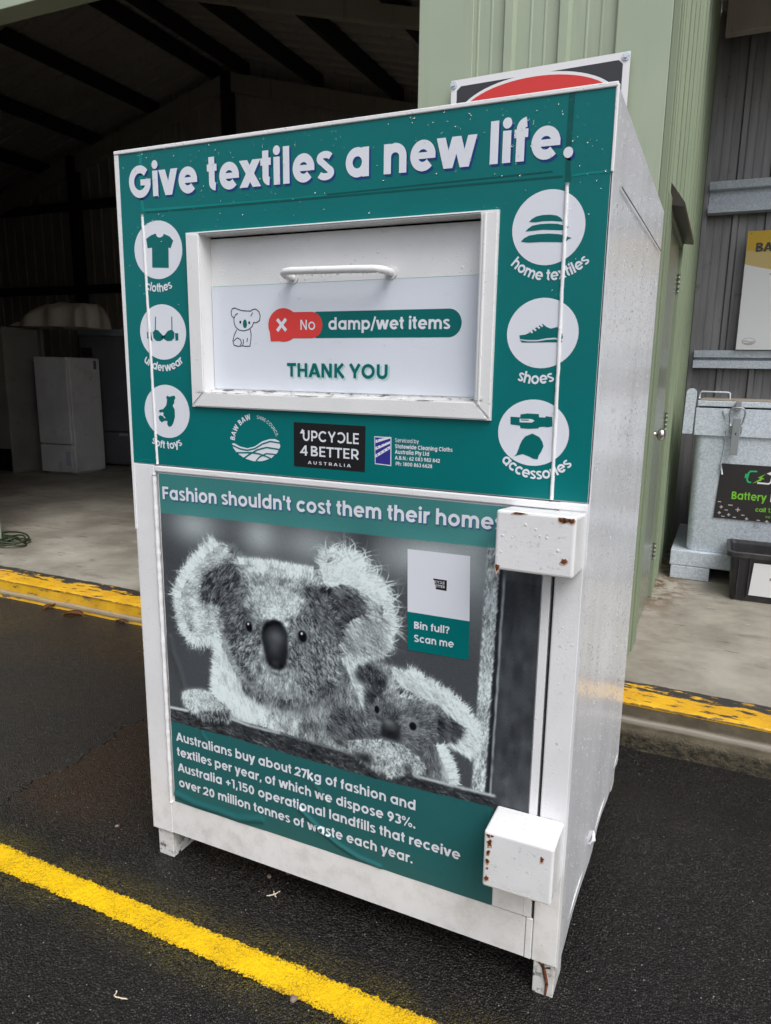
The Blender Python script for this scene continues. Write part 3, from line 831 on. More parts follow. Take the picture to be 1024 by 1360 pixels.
# ------------------------------------------------------------------ materials used on the bin
WHITE = (0.77, 0.775, 0.79)
m_white = white_paint('white enamel', WHITE, dirt=.22, drop=.35)
m_side = white_paint('wet white side sheet', (0.73, 0.75, 0.785), dirt=.10, drop=.6, rough=.20, streak=.26)
m_frame = white_paint('hatch frame enamel', (0.76, 0.765, 0.77), dirt=.35, drop=.3, grime_z=1.358)
m_box = white_paint('lock box enamel', (0.75, 0.755, 0.765), dirt=.12, drop=.45, rough=.25)
m_foot = white_paint('foot enamel', (0.66, 0.655, 0.64), dirt=.4, drop=.1, chips=.55)
m_flap = white_paint('flap enamel', (0.78, 0.785, 0.79), dirt=.15, drop=.35, grime_z=1.362)
m_dark = Mat('dark gap', rough=.8).color((0.012, 0.012, 0.012)).m
m_seam = Mat('scribed seam', rough=.6).color((.16, .16, .165)).m
m_rust = Mat('rust', rough=.85)
m_rust.color(m_rust.mix(m_rust.ramp(m_rust.noise(220, 4), .4, .65), (0.03, 0.012, 0.008), (0.20, 0.06, 0.02)))
m_rust = m_rust.m
m_green = vinyl('green vinyl', (0.0, 0.150, 0.152), rough=.32, drop=.6, bump=.12)
m_ink = vinyl('icon ink', (0.0, 0.130, 0.128), rough=.3, drop=0, bump=.05)
m_disc = vinyl('white vinyl print', (0.70, 0.725, 0.79), rough=.32, var=.04, drop=.45, bump=.1)
m_blue = vinyl('blue shade print', (0.008, 0.042, 0.20), rough=.35, drop=0, bump=0)
m_black = vinyl('black print', (0.014, 0.014, 0.016), rough=.35, drop=0, bump=.05)
m_navy = vinyl('navy print', (0.035, 0.035, 0.26), rough=.35, drop=0, bump=0)
m_red = vinyl('red print', (0.68, 0.055, 0.05), rough=.32, drop=0, bump=.05)
m_label = vinyl('pale label film', (0.66, 0.70, 0.77), rough=.28, var=.03, drop=.5, bump=.12)
m_shade = vinyl('pale green shade print', (0.42, 0.62, 0.60), rough=.3, drop=0, bump=0)
m_crease = vinyl('creased vinyl', (0.0, 0.21, 0.20), rough=.22, drop=.2, bump=.3)  # lighter green paints the light caught by creases
m_dcrease = vinyl('dark creased vinyl', (0.0, 0.085, 0.083), rough=.3, drop=.2, bump=.3)  # darker green paints the shade along creases

BW, BD, BH, BZ = 1.2, 0.974, 1.923, 0.087
bin_ = thing('textile_donation_bin', 'tall white steel clothing donation bin with green vinyl front and koala poster', 'donation bin', (BW / 2, BD / 2, 0))

# ---- body shell
HX0, HX1, HZ0, HZ1 = 0.254, 0.954, 1.357, 1.721
bm = bmesh.new()
xs = [0.0, HX0, HX1, BW]
zs = [1.166, HZ0, HZ1, BH]
for i in range(3):
    for j in range(3):
        if i == 1 and j == 1: continue
        f = bm.faces.new([bm.verts.new(v) for v in ((xs[i], 0, zs[j]), (xs[i + 1], 0, zs[j]), (xs[i + 1], 0, zs[j + 1]), (xs[i], 0, zs[j + 1]))])
def qd(*v, mi=0):
    f = bm.faces.new([bm.verts.new(q) for q in v])
    f.material_index = mi
qd((0, BD, BZ), (0, 0, BZ), (0, 0, BH), (0, BD, BH))                       # left side
qd((BW, BD, BZ), (0, BD, BZ), (0, BD, BH), (BW, BD, BH))                   # back
qd((0, 0, BH), (BW, 0, BH), (BW, BD, BH), (0, BD, BH))                     # top
qd((0, BD, BZ + .03), (BW, BD, BZ + .03), (BW, .03, BZ + .03), (0, .03, BZ + .03))   # floor
# front below the sign, a step behind the door
qd((0, .012, BZ + .02), (BW, .012, BZ + .02), (BW, .012, 1.166), (0, .012, 1.166))
bmesh.ops.remove_doubles(bm, verts=bm.verts, dist=1e-5)
body = link('body', bm, [m_white], bin_)

# right side: a thin sheet that has sagged a little, with an uneven lower edge
bm = bmesh.new()
def side_pt(y, z):
    t = (z - BZ) / (BH - BZ)
    e = math.sin(math.pi * min(1, max(0, y / BD))) * math.sin(math.pi * t)
    low = max(0, 1 - t * 3.2)
    w = .0022 * e * (math.sin(y * 9 + z * 4) + math.sin(z * 7.3 - y * 5)) + low * .002 * math.sin(y * 17 + 1) * (1 if .03 < y < BD - .03 else .2)
    zz = z + (low ** 3) * (.003 * math.sin(y * 23) - .002)
    return (BW + w, y, zz)
grid(bm, side_pt, frange(0.0, BD, 50), frange(BZ - .004, BH, 90), flip=False)
box(bm, BW - .002, BW + .003, .0, .004, BZ, BH, 0)                          # folded front edge
# scribed seam near the top
V_ = [(BW + .0045, .095, 1.775), (BW + .0045, .50, 1.789), (BW + .0045, .933, 1.802)]
tube(bm, V_, .0013, 5, mi=1)
tube(bm, [(BW + .004, .372, .158), (BW + .010, .40, .152), (BW + .004, .43, .159)], [.003, .006, .003], 7, mi=0)   # weld blob at the lower edge
link('side_panel', bm, [m_side, m_seam], bin_)

# ---- front posts, rails
bm = bmesh.new()
box(bm, 0.0, .0745, -.0005, .03, BZ, 1.1655, .003)
link('corner_post', bm, m_white, bin_)
bm = bmesh.new()
box(bm, 1.1405, BW - .0005, -.0005, .03, BZ, 1.1655, .003)
box(bm, 1.1235, 1.1395, -.0008, .03, BZ, .1935, .002)
link('corner_post', bm, m_white, bin_)
bm = bmesh.new()
prism(bm, [(.0755, BZ + .004), (1.1225, BZ + .001), (1.1225, .1925), (.0755, .2065)], 'y', .0005, .03)
link('bottom_rail', bm, m_white, bin_)
bm = bmesh.new()
box(bm, .0755, 1.197, -.002, .02, 1.1475, 1.1635, .003)
link('top_rail', bm, m_white, bin_)
# thin white folded edges at the top and the right of the sign
bm = bmesh.new()
box(bm, -.001, BW + .001, -.004, .004, BH - .005, BH + .004, .002)
prism(bm, [(-.002, BZ + .9), (.004, BZ + .9), (.0125, BH), (-.001, BH)], 'y', -.0022, .002)
box(bm, 1.1972, BW + .002, -.003, .004, 1.778, BH, .001)
link('edge_trim', bm, m_white, bin_)
# hand-run weld beads down the posts
bm = bmesh.new()
tube(bm, [(.0755 + (z_ - .2) * -.0015 + random.uniform(-.0004, .0004), -.0015, z_) for z_ in frange(.19, 1.14, 120)], .0058, 8, jitter=.16)
link('weld_bead', bm, m_white, bin_)
bm = bmesh.new()
tube(bm, [(.0795 + (1.778 - z_) * .013 + random.uniform(-.0004, .0004), -.0015, z_) for z_ in frange(1.168, 1.778, 70)], .0036, 8, jitter=.08)
link('weld_bead', bm, m_white, bin_)
bm = bmesh.new()
tube(bm, [(1.119 + (1.765 - z_) * .010 + random.uniform(-.0004, .0004), -.0015, z_) for z_ in frange(1.168, 1.765, 70)], .0038, 8, jitter=.08)
link('weld_bead', bm, m_white, bin_)

# ---- the four feet: short angle irons
def foot(x0, x1, y0, y1, sx, sy):
    bm = bmesh.new()
    t = .008
    fx = (x0, x0 + t) if sx < 0 else (x1 - t, x1)
    fy = (y0, y0 + t) if sy < 0 else (y1 - t, y1)
    box(bm, x0, x1, fy[0], fy[1], 0, BZ + .03, .002)
    yy = (fy[1] + .0005, y1) if sy < 0 else (y0, fy[0] - .0005)
    box(bm, fx[0], fx[1], yy[0], yy[1], 0, BZ + .03, .002)
    if x0 > 1 and sy < 0:                                                # a split down the paint of the near right foot
        tube(bm, [(x0 + .022, y0 - .0008, .084), (x0 + .028, y0 - .001, .06), (x0 + .034, y0 - .001, .035), (x0 + .032, y0 - .001, .004)], [.003, .005, .004, .0025], 6, mi=1)
        tube(bm, [(x0 + .012, y0 - .0008, .086), (x0 + .024, y0 - .001, .074), (x0 + .04, y0 - .0008, .080)], .0018, 6, mi=1)
    return link('leg', bm, [m_foot, m_rust], bin_)
foot(.011, .066, .007, .095, 1, -1)
foot(1.146, 1.195, .0035, .09, 1, -1)
foot(.011, .066, .89, .962, -1, 1)
foot(1.140, 1.193, .905, .966, 1, 1)

# ---- the green sign
MI = dict(green=0, disc=1, ink=2, blue=3, black=4, navy=5, crease=6, dcrease=7, white=8)
sign_mats = [m_green, m_disc, m_ink, m_blue, m_black, m_navy, m_crease, m_dcrease, m_white]
bm = bmesh.new()
sh = Sheet(bm, lambda u, v, l: (u, -.0012 - l, v))
def sign_field():
    # L-shaped strips round the hatch so that nothing covers the opening
    L_ = lambda z: .0045 + (.0095 * max(0, min(1, (z - 1.168) / .75)))
    a, b = 1.1674, 1.919
    sh.poly([(L_(a), a), (.2175, a), (.2175, b), (L_(b) + .004, b + .003), (L_(b) - .004, b - .012)], 0, 0)
    sh.poly([(.2175, 1.7255), (.989, 1.7255), (.989, b + .001), (.2175, b)], 0, 0)
    sh.poly([(.2175, a), (.989, a), (.989, 1.3215), (.2175, 1.3215)], 0, 0)
    sh.poly([(.989, a), (1.1972, a), (1.1975, 1.778), (1.1958, 1.919), (.989, b + .001)], 0, 0)
sign_field()
# overlap of the two vinyl sheets, and painted light and shade of creases over the post welds
sh.poly([(.079, 1.7835), (.30, 1.7822), (.60, 1.781), (.60, 1.7835), (.30, 1.786), (.088, 1.790), (.084, 1.81), (.090, 1.924), (.077, 1.925), (.076, 1.80)], .0004, MI['crease'])
sh.strokes([[(.09, 1.782), (.35, 1.7795), (.70, 1.7785), (1.11, 1.7775)]], .0035, .0005, MI['dcrease'])
sh.strokes([[(.60, 1.784), (.85, 1.786), (1.09, 1.7875)]], .0025, .0005, MI['dcrease'])
sh.poly([(1.113, 1.922), (1.124, 1.922), (1.1225, 1.80), (1.126, 1.768), (1.114, 1.768), (1.1125, 1.84)], .0004, MI['dcrease'])
sh.strokes([[(1.127, 1.777), (1.16, 1.779), (1.194, 1.778)]], .004, .0005, MI['crease'])
sh.strokes([[(.012, 1.1745), (.03, 1.172), (.05, 1.178), (.07, 1.174)], [(.012, 1.20), (.018, 1.185), (.034, 1.176)]], .004, .0005, MI['crease'])
# slogan with its blue shade
for mi, du, dz, l in ((MI['blue'], .0040, -.0046, .0004), (MI['disc'], 0, 0, .0009)):
    sh.text('Give textiles a new life.', .0385 + du, 1.8165 + dz, 1.0905, .0712, l, mi, w=.172, y1=1.8095 + dz)
# six round pictograms
ring = {'tee': (.1233, 1.6935, .0755, .0675), 'bra': (.1262, 1.4997, .0740, .0668), 'bear': (.1270, 1.3045, .0735, .0668),
        'pillow': (1.0872, 1.6885, .0705, .0680), 'shoe': (1.0868, 1.4938, .0712, .0668), 'belt': (1.0790, 1.2995, .0730, .0664)}
for k, (cx, cz, rx, rz) in ring.items(): sh.disc(cx, cz, rx, rz, .0004, MI['disc'])
I = lambda pts, l=.0008, mi=MI['ink']: sh.poly(pts, l, mi)
I([(0.1175, 1.7314), (0.1033, 1.7281), (0.0878, 1.7208), (0.0910, 1.6995), (0.1052, 1.7001), (0.1029, 1.6537), (0.1550, 1.6510), (0.1569, 1.6976), (0.1633, 1.6960), (0.1724, 1.7123), (0.1630, 1.7222), (0.1460, 1.7291), (0.1329, 1.7251)])
sh.poly(ell(*(0.1322, 1.7292), .0115, .0075, 180, 360, 12), .0012, MI['disc'])
# brassiere
for pts in ([(0.0944, 1.4990), (0.1016, 1.5061), (0.1111, 1.5046), (0.1264, 1.4918), (0.1268, 1.4832), (0.1170, 1.4783), (0.1036, 1.4790), (0.0954, 1.4861)], [(0.1292, 1.4904), (0.1432, 1.5031), (0.1565, 1.5058), (0.1635, 1.4987), (0.1628, 1.4861), (0.1530, 1.4790), (0.1398, 1.4783), (0.1297, 1.4832)],
            [(0.0752, 1.5005), (0.0916, 1.5004), (0.0940, 1.4789), (0.0901, 1.4789), (0.0855, 1.4811), (0.0750, 1.4847)], [(0.1653, 1.4973), (0.1755, 1.4973), (0.1755, 1.4804), (0.1661, 1.4790)], [(0.1226, 1.4918), (0.1330, 1.4918), (0.1326, 1.4847), (0.1221, 1.4847)]):
    I(pts)
sh.strokes([[(0.1024, 1.5032), (0.1056, 1.5373)], [(0.1564, 1.5044), (0.1574, 1.5366)]], .0028, .0009, MI['ink'])
I([(0.0887, 1.5004), (0.0926, 1.5004), (0.0959, 1.4790), (0.0921, 1.4789)], .0012, MI['disc'])
# teddy bear
I([(0.1315, 1.3446), (0.1381, 1.3419), (0.1487, 1.3444), (0.1545, 1.3453), (0.1580, 1.3396), (0.1529, 1.3336), (0.1535, 1.3278), (0.1473, 1.3202), (0.1534, 1.3102), (0.1533, 1.2917), (0.1466, 1.2759), (0.1403, 1.2682), (0.1315, 1.2663), (0.1270, 1.2720), (0.1276, 1.2810), (0.1179, 1.2806), (0.1088, 1.2764), (0.1014, 1.2821), (0.0990, 1.2902), (0.1051, 1.2949), (0.1128, 1.2922), (0.1171, 1.2999), (0.1134, 1.3027), (0.1055, 1.3009), (0.1000, 1.3051), (0.1060, 1.3083), (0.1159, 1.3102), (0.1261, 1.3195), (0.1285, 1.3269), (0.1299, 1.3343), (0.1274, 1.3401)])
sh.strokes([[(0.1148, 1.2938), (0.1212, 1.2874)]], .0025, .0011, MI['disc'])
# stack of three cushions
for pts in ([(1.0496, 1.7008), (1.0546, 1.7058), (1.0635, 1.7100), (1.0760, 1.7118), (1.0902, 1.7114), (1.1033, 1.7090), (1.1108, 1.7043), (1.1157, 1.6978), (1.1079, 1.6983), (1.0937, 1.7002), (1.0766, 1.7007), (1.0624, 1.6995)],
            [(1.0435, 1.6841), (1.0485, 1.6891), (1.0569, 1.6940), (1.0712, 1.6958), (1.0883, 1.6958), (1.1053, 1.6942), (1.1156, 1.6910), (1.1213, 1.6886), (1.1280, 1.6876), (1.1215, 1.6854), (1.1172, 1.6820), (1.1003, 1.6835), (1.0775, 1.6853), (1.0575, 1.6844)],
            [(1.0351, 1.6657), (1.0413, 1.6719), (1.0509, 1.6762), (1.0665, 1.6780), (1.0893, 1.6778), (1.1092, 1.6756), (1.1212, 1.6724), (1.1281, 1.6694), (1.1338, 1.6675), (1.1267, 1.6652), (1.1220, 1.6602), (1.1016, 1.6618), (1.0730, 1.6633), (1.0499, 1.6634)]):
    I(pts)
# running shoe
I([(1.0413, 1.4900), (1.0532, 1.4916), (1.0613, 1.4950), (1.0716, 1.5028), (1.0818, 1.5094), (1.0875, 1.5116), (1.0948, 1.5060), (1.1037, 1.5026), (1.1123, 1.5048), (1.1168, 1.5058), (1.1195, 1.5003), (1.1262, 1.4937), (1.1284, 1.4859), (1.1252, 1.4815), (1.1134, 1.4859), (1.0961, 1.4848), (1.0787, 1.4815), (1.0579, 1.4815), (1.0428, 1.4832)])
I([(1.0423, 1.4809), (1.0580, 1.4787), (1.0788, 1.4787), (1.0963, 1.4815), (1.1136, 1.4826), (1.1277, 1.4793), (1.1255, 1.4765), (1.1024, 1.4770), (1.0730, 1.4764), (1.0480, 1.4764)])
sh.strokes([[(1.0679, 1.4950), (1.0604, 1.5006)], [(1.0747, 1.4989), (1.0673, 1.5045)], [(1.0815, 1.5033), (1.0748, 1.5083)], [(1.0872, 1.5066), (1.0817, 1.5111)]], .0036, .0011, MI['disc'])
# belt and cap
I([(1.0310, 1.3299), (1.0514, 1.3296), (1.0517, 1.3355), (1.0662, 1.3379), (1.0891, 1.3376), (1.0901, 1.3313), (1.1027, 1.3312), (1.1037, 1.3342), (1.1109, 1.3333), (1.1168, 1.3330), (1.1179, 1.3145), (1.1121, 1.3130), (1.1050, 1.3121), (1.1031, 1.3132), (1.0912, 1.3120), (1.0896, 1.3090), (1.0691, 1.3074), (1.0531, 1.3078), (1.0516, 1.3131), (1.0318, 1.3145)])
sh.poly([(1.0503, 1.3266), (1.0753, 1.3271), (1.0815, 1.3239), (1.0757, 1.3201), (1.0507, 1.3195)], .0012, MI['disc'])
sh.strokes([[(1.0529, 1.3244), (1.0693, 1.3245)]], .002, .0014, MI['ink'])
I([(1.0425, 1.2498), (1.0472, 1.2549), (1.0510, 1.2653), (1.0536, 1.2745), (1.0580, 1.2843), (1.0638, 1.2917), (1.0721, 1.2957), (1.0781, 1.2984), (1.0830, 1.2963), (1.0929, 1.2921), (1.0995, 1.2831), (1.1024, 1.2738), (1.0982, 1.2629), (1.0938, 1.2555), (1.0918, 1.2470), (1.0827, 1.2476), (1.0733, 1.2518), (1.0608, 1.2557), (1.0522, 1.2534)])
# names under the pictograms
for t, cx, cz, rad, sz, sq, pt in (('clothes', .1265, 1.700, .1045, .0195, .92, (.0815, -.0065)), ('underwear', .1310, 1.505, .1005, .0195, .93, (.0840, -.0075)), ('soft toys', .1305, 1.3120, .1030, .0195, .95, (.0868, -.0085)),
                               ('home textiles', 1.0875, 1.7010, .1090, .0200, .92, (1.1205, .006)), ('shoes', 1.0785, 1.497, .1010, .0215, .90, None), ('accessories', 1.0825, 1.3040, .0975, .0215, .94, (1.1245, .006))):
    sh.arc_text(t, cx, cz, rad, sz, .0006, MI['disc'], w=.145, squeeze=sq, part=pt)
# council emblem: a disc of hills and waves under an arc of lettering
em = Sheet(bm, lambda u, v, l: (u, -.0012 - l, v))
E_ = lambda pts, l=.0006, mi=MI['disc']: em.poly(pts, l, mi)
E_([(0.3294, 1.2350), (0.3365, 1.2361), (0.3531, 1.2292), (0.3749, 1.2262), (0.3967, 1.2318), (0.4185, 1.2451), (0.4399, 1.2519), (0.4567, 1.2528), (0.4675, 1.2485), (0.4705, 1.2362), (0.4619, 1.2210), (0.4430, 1.2057), (0.4173, 1.1976), (0.3914, 1.1958), (0.3653, 1.2012), (0.3437, 1.2128), (0.3326, 1.2244)])
em.strokes([[(0.3310, 1.2308), (0.3529, 1.2234), (0.3747, 1.2212), (0.3974, 1.2269), (0.4201, 1.2395), (0.4423, 1.2464), (0.4690, 1.2444)]], .0035, .0010, MI['green'])
em.strokes([[(0.3428, 1.2135), (0.3658, 1.2149), (0.3876, 1.2163), (0.4092, 1.2148), (0.4279, 1.2103), (0.4430, 1.2057)]], .0035, .0011, MI['green'])
em.strokes([[(0.3636, 1.2011), (0.3832, 1.2131), (0.4051, 1.2245), (0.4309, 1.2317), (0.4671, 1.2290)]], .0035, .0012, MI['green'])
em.strokes([[(0.4000, 1.1971), (0.4107, 1.2078), (0.4306, 1.2169), (0.4568, 1.2164)]], .003, .0013, MI['green'])
em.arc_text('BAW BAW', .3995, 1.2345, .0625, .0135, .0006, MI['disc'], w=.14, mid=137, up=True, squeeze=.88)
em.arc_text('SHIRE COUNCIL', .3995, 1.2345, .0640, .0082, .0006, MI['disc'], w=.10, mid=54, up=True, squeeze=.84)
# black block
sh.poly([(.5085, 1.2953), (.6982, 1.2948), (.6971, 1.1917), (.5080, 1.1920)], .0004, MI['black'])
sh.text('UPCYCLE', .5315, 1.2535, .1515, .0245, .0008, MI['disc'], w=.125, flip=(4,))
sh.poly([(.5255, 1.2700), (.5325, 1.2812), (.5395, 1.2700)], .0009, MI['disc'])
sh.text('4', .5255, 1.2190, .0225, .0240, .0008, MI['disc'], w=.125)
sh.text('BETTER', .5530, 1.2190, .1290, .0235, .0008, MI['disc'], w=.125)
sh.text('A U S T R A L I A', .5465, 1.2000, .1150, .0072, .0008, MI['disc'], w=.115)
# serviced-by block with a small navy emblem
sh.poly([(.7203, 1.2738), (.7625, 1.2738), (.7630, 1.2100), (.7225, 1.2118)], .0004, MI['disc'])
sh.poly([(.7222, 1.2715), (.7605, 1.2715), (.7610, 1.2125), (.7243, 1.2142)], .0007, MI['navy'])
for a in (0, .017, .033):
    sh.poly([(.7240, 1.2260 + a), (.7600, 1.2480 + a * .7), (.7600, 1.2550 + a * .6), (.7238, 1.2330 + a)], .0010, MI['disc'])
    for q in range(4): sh.disc(.729 + q * .0085, 1.2328 + a + q * .0050, .0016, .0014, .0013, MI['navy'], 8)
for t, x, z_, w_, cp, ww in (('Serviced by', .7712, 1.2637, .0575, .0085, .105), ('Statewide Cleaning Cloths', .7714, 1.2503, .1360, .0088, .15), ('Australia Pty Ltd', .7716, 1.2382, .0825, .0088, .15),
                             ('A.B.N.: 62 083 982 842', .7719, 1.2255, .1075, .0082, .14), ('Ph: 1800 863 6628', .7735, 1.2125, .0885, .0082, .14)):
    sh.text(t, x, z_, w_, cp, .0006, MI['disc'], w=ww)
link('green_sign', bm, sign_mats, bin_)

# ---- hatch: frame, flap, handle, printed label
bm = bmesh.new()
FO = (.2165, .9905, 1.3205, 1.7265)
def frame_piece(p):                                                       # profile in x-z, from the outer lip back to the flap
    prism(bm, p, 'y', -.011, .034)
frame_piece([(FO[0], FO[2]), (HX0 + .002, HZ0), (HX0 + .002, HZ1), (FO[0], FO[3])])
frame_piece([(HX1, HZ0), (FO[1], FO[2]), (FO[1], FO[3]), (HX1, HZ1)])
frame_piece([(FO[0] + .001, FO[3]), (HX0 + .002, HZ1 - .0002), (HX1, HZ1 - .0002), (FO[1] - .001, FO[3])])
frame_piece([(FO[0] + .001, FO[2]), (FO[1] - .001, FO[2]), (HX1, HZ0 + .0002), (HX0 + .002, HZ0 + .0002)])
bmesh.ops.bevel(bm, geom=[e for e in bm.edges if e.is_manifold and abs(e.verts[0].co.y + .011) < 1e-4 and abs(e.verts[1].co.y + .011) < 1e-4], offset=.003, segments=2, affect='EDGES')
# a second step: the rolled inner lip seen along the right and the foot
box(bm, HX1 + .008, HX1 + .0125, -.0135, -.0105, HZ0 - .006, HZ1 + .002, .001)
link('hatch_frame', bm, m_frame, bin_)

flap_t = -.0
FY = .031
bm = bmesh.new()
grid(bm, lambda u, v: (u, FY + .0012 * math.sin(u * 7) * math.sin(v * 9), v), frange(HX0 - .01, HX1 + .02, 24), frange(HZ0 - .01, HZ1 - .0045, 14))
box(bm, HX0 - .01, HX1 + .02, FY + .003, FY + .02, HZ0 - .01, HZ1 - .0045, 0)
box(bm, HX0 - .02, HX1 + .03, FY + .03, FY + .034, HZ1 - .03, HZ1 + .02, 0, mi=1)  # black strip painted in as the shade above the flap edge
flap = link('hatch_flap', bm, [m_flap, m_dark], bin_)
bm = bmesh.new()
HY = FY - .046
pts = [(.4915, FY, 1.6215), (.490, HY + .016, 1.6225), (.492, HY + .006, 1.6245), (.500, HY, 1.6275), (.515, HY - .002, 1.6285), (.60, HY - .002, 1.6275), (.68, HY - .002, 1.6262), (.725, HY, 1.6255), (.738, HY + .006, 1.6245), (.742, HY + .016, 1.6240), (.742, FY, 1.6235)]
tube(bm, pts, .0083, 12)
for q in range(26):                                                        # drops hanging under the bar
    xq = random.uniform(.50, .735)
    r_ = random.uniform(.0010, .0020)
    bmesh.ops.create_icosphere(bm, subdivisions=1, radius=r_, matrix=Matrix.Translation((xq, HY - .002 + random.uniform(-.006, .003), 1.6275 - .0085 - r_ * .2 - (xq - .5) * .011)))
tube(bm, [(.4915, FY - .004, 1.6215), (.4915, FY, 1.6215)], .014, 12)
tube(bm, [(.742, FY - .004, 1.6235), (.742, FY, 1.6235)], .014, 12)
link('handle', bm, m_flap, flap)
bm = bmesh.new()
fl = Sheet(bm, lambda u, v, l: (u, FY - .0022 - l, v))
FM = [m_label, m_black, m_red, m_ink, m_disc, m_shade]
fl.poly([(.2575, 1.608), (.953, 1.6125), (.953, 1.366), (.2575, 1.366)], 0, 0)
fl.strokes([[(.2575, 1.608), (.953, 1.6125)]], .0012, .0003, 5)
# koala drawn in line
fl.strokes([[(.3215, 1.534), (.3145, 1.540), (.3135, 1.549), (.3175, 1.556), (.3255, 1.5575), (.3345, 1.554), (.346, 1.551), (.359, 1.5500), (.371, 1.5495), (.377, 1.553), (.386, 1.554), (.3945, 1.548), (.3985, 1.538), (.3955, 1.527), (.386, 1.5225), (.379, 1.5235), (.374, 1.514), (.364, 1.507), (.349, 1.504), (.335, 1.5065), (.325, 1.514), (.3215, 1.524), (.3215, 1.534), (.327, 1.542), (.333, 1.545)],
            [(.371, 1.538), (.377, 1.546)], [(.329, 1.507), (.321, 1.494), (.3165, 1.481), (.3195, 1.4705), (.331, 1.4680), (.344, 1.4690)], [(.369, 1.508), (.371, 1.494), (.369, 1.480), (.3665, 1.4685), (.352, 1.4680), (.345, 1.4695), (.348, 1.478), (.347, 1.485)],
            [(.319, 1.480), (.329, 1.488), (.339, 1.484), (.342, 1.475), (.338, 1.4705)], [(.360, 1.488), (.358, 1.478)]], .0021, .0004, 1)
fl.disc(.340, 1.5245, .0030, .0034, .0004, 1, 12)
fl.disc(.366, 1.5230, .0030, .0034, .0004, 1, 12)
fl.disc(.3535, 1.5205, .0060, .0100, .0004, 3, 18)
# green pill, red speech bubble
pill = [(.55, 1.5455), (.55, 1.487)] + ell(.878, 1.5178, .0292, .0292, -90, 90, 18)
fl.poly(pill, .0003, 3)
rb = [(.4655, 1.5455), (.545, 1.5455)] + ell(.5405, 1.5162, .0285, .0292, 88, -90, 16) + [(.47, 1.487)]
fl.poly(rb, .0006, 2)
fl.disc(.4635, 1.5168, .0425, .0380, .0007, 2)
fl.poly([(.4235, 1.515), (.427, 1.4800), (.462, 1.4805)], .0008, 2)
fl.strokes([[(.4465, 1.530), (.4710, 1.5040)], [(.4710, 1.5305), (.4460, 1.5035)]], .0078, .0011, 4)
fl.text('No', .5085, 1.5055, .0430, .0225, .0010, 4, w=.105)
fl.text('damp/wet items', .5835, 1.5055, .2985, .0255, .0007, 4, w=.150)
fl.text('THANK YOU', .4745, 1.3955, .2700, .0315, .0004, 5, w=.150)
fl.text('THANK YOU', .4710, 1.3990, .2685, .0315, .0008, 3, w=.155)
link('flap_label', bm, FM, flap)

# ---- lower door with its poster
bm = bmesh.new()
box(bm, .0815, 1.1335, .0035, .011, .2085, 1.1465, .001)
prism(bm, [(1.1165, .197), (1.1345, .197), (1.1335, 1.1455), (1.1165, 1.1455)], 'y', -.0012, .0034)
box(bm, 1.136, 1.140, .004, .0115, .19, 1.15, 0, mi=1)
prism(bm, [(1.0415, .1965), (1.116, .1965), (1.116, .42), (1.0415, .42)], 'y', -.0006, .0034)
door = link('lower_door', bm, [m_white, m_dark], bin_)

linc = paint_poster()
nz, nu = linc.shape[:2]
uu = PU0 + (np.arange(nu) + .5) * CELL
zz = PZ0 + (np.arange(nz) + .5) * CELL
def ridge_h(u, z):
    """creases and air bubbles in the vinyl"""
    h = 0
    def seg(pts, wd, ht):
        out = 0
        for (a, b), (c, d) in zip(pts[:-1], pts[1:]):
            L2 = (c - a) ** 2 + (d - b) ** 2
            t = np.clip(((u - a) * (c - a) + (z - b) * (d - b)) / L2, 0, 1)
            dd = (u - a - t * (c - a)) ** 2 + (z - b - t * (d - b)) ** 2
            out = np.maximum(out, ht * np.exp(-dd / wd ** 2))
        return out
    h = h + seg([(0.5126, 0.2933), (0.5395, 0.2756), (0.5837, 0.2464), (0.6274, 0.2260), (0.6875, 0.2072), (0.7461, 0.2013)], .0065, .0045)
    h = h + seg([(0.5406, 0.3895), (0.5842, 0.3516), (0.5972, 0.3220)], .006, .0018)
    h = h + seg([(0.1870, 0.4722), (0.1983, 0.4311), (0.2147, 0.4131)], .006, .002)
    h = h + seg([(0.0948, 0.2191), (0.1582, 0.2092), (0.2412, 0.2083), (0.3115, 0.2055), (0.3902, 0.2252)], .010, .0040)
    h = h + seg([(0.0996, 0.6924), (0.1049, 0.6594), (0.1274, 0.6038), (0.1401, 0.5547)], .010, .003)
    h = h + .0006 * np.sin(u * 31 + z * 17) * np.sin(z * 23 - u * 9)
    return h
UU, ZZ = np.meshgrid(uu, zz)
YY = -.0002 - ridge_h(UU, ZZ) - .0003
# right of the header the print ends in the white door edge, which leans a little
me = bpy.data.meshes.new('poster')
co = np.stack([UU, YY, ZZ], -1).reshape(-1, 3).astype(np.float32)
idx = np.arange(nu * nz).reshape(nz, nu)
quads = np.stack([idx[:-1, :-1], idx[:-1, 1:], idx[1:, 1:], idx[1:, :-1]], -1)
# lower right corner: the print stops at the teal block, the bare white door shows beside it
cu, cz = (UU[:-1, :-1] + CELL / 2), (ZZ[:-1, :-1] + CELL / 2)
keep = ~((cu > 1.0405) & (cz < .42))
quads = quads[keep].reshape(-1, 4)
me.vertices.add(len(co)); me.vertices.foreach_set('co', co.ravel())
me.loops.add(quads.size); me.loops.foreach_set('vertex_index', quads.ravel().astype(np.int32))
me.polygons.add(len(quads)); me.polygons.foreach_set('loop_start', (np.arange(len(quads)) * 4).astype(np.int32))
me.polygons.foreach_set('use_smooth', np.ones(len(quads), bool))
me.update(calc_edges=True)
at = me.color_attributes.new('print', 'FLOAT_COLOR', 'POINT')
at.data.foreach_set('color', np.concatenate([linc.reshape(-1, 3), np.ones((nu * nz, 1))], 1).astype(np.float32).ravel())
P_ = Mat('printed photograph', rough=.30, spec=.25)
att = P_.n('ShaderNodeAttribute')
att.attribute_name = 'print'
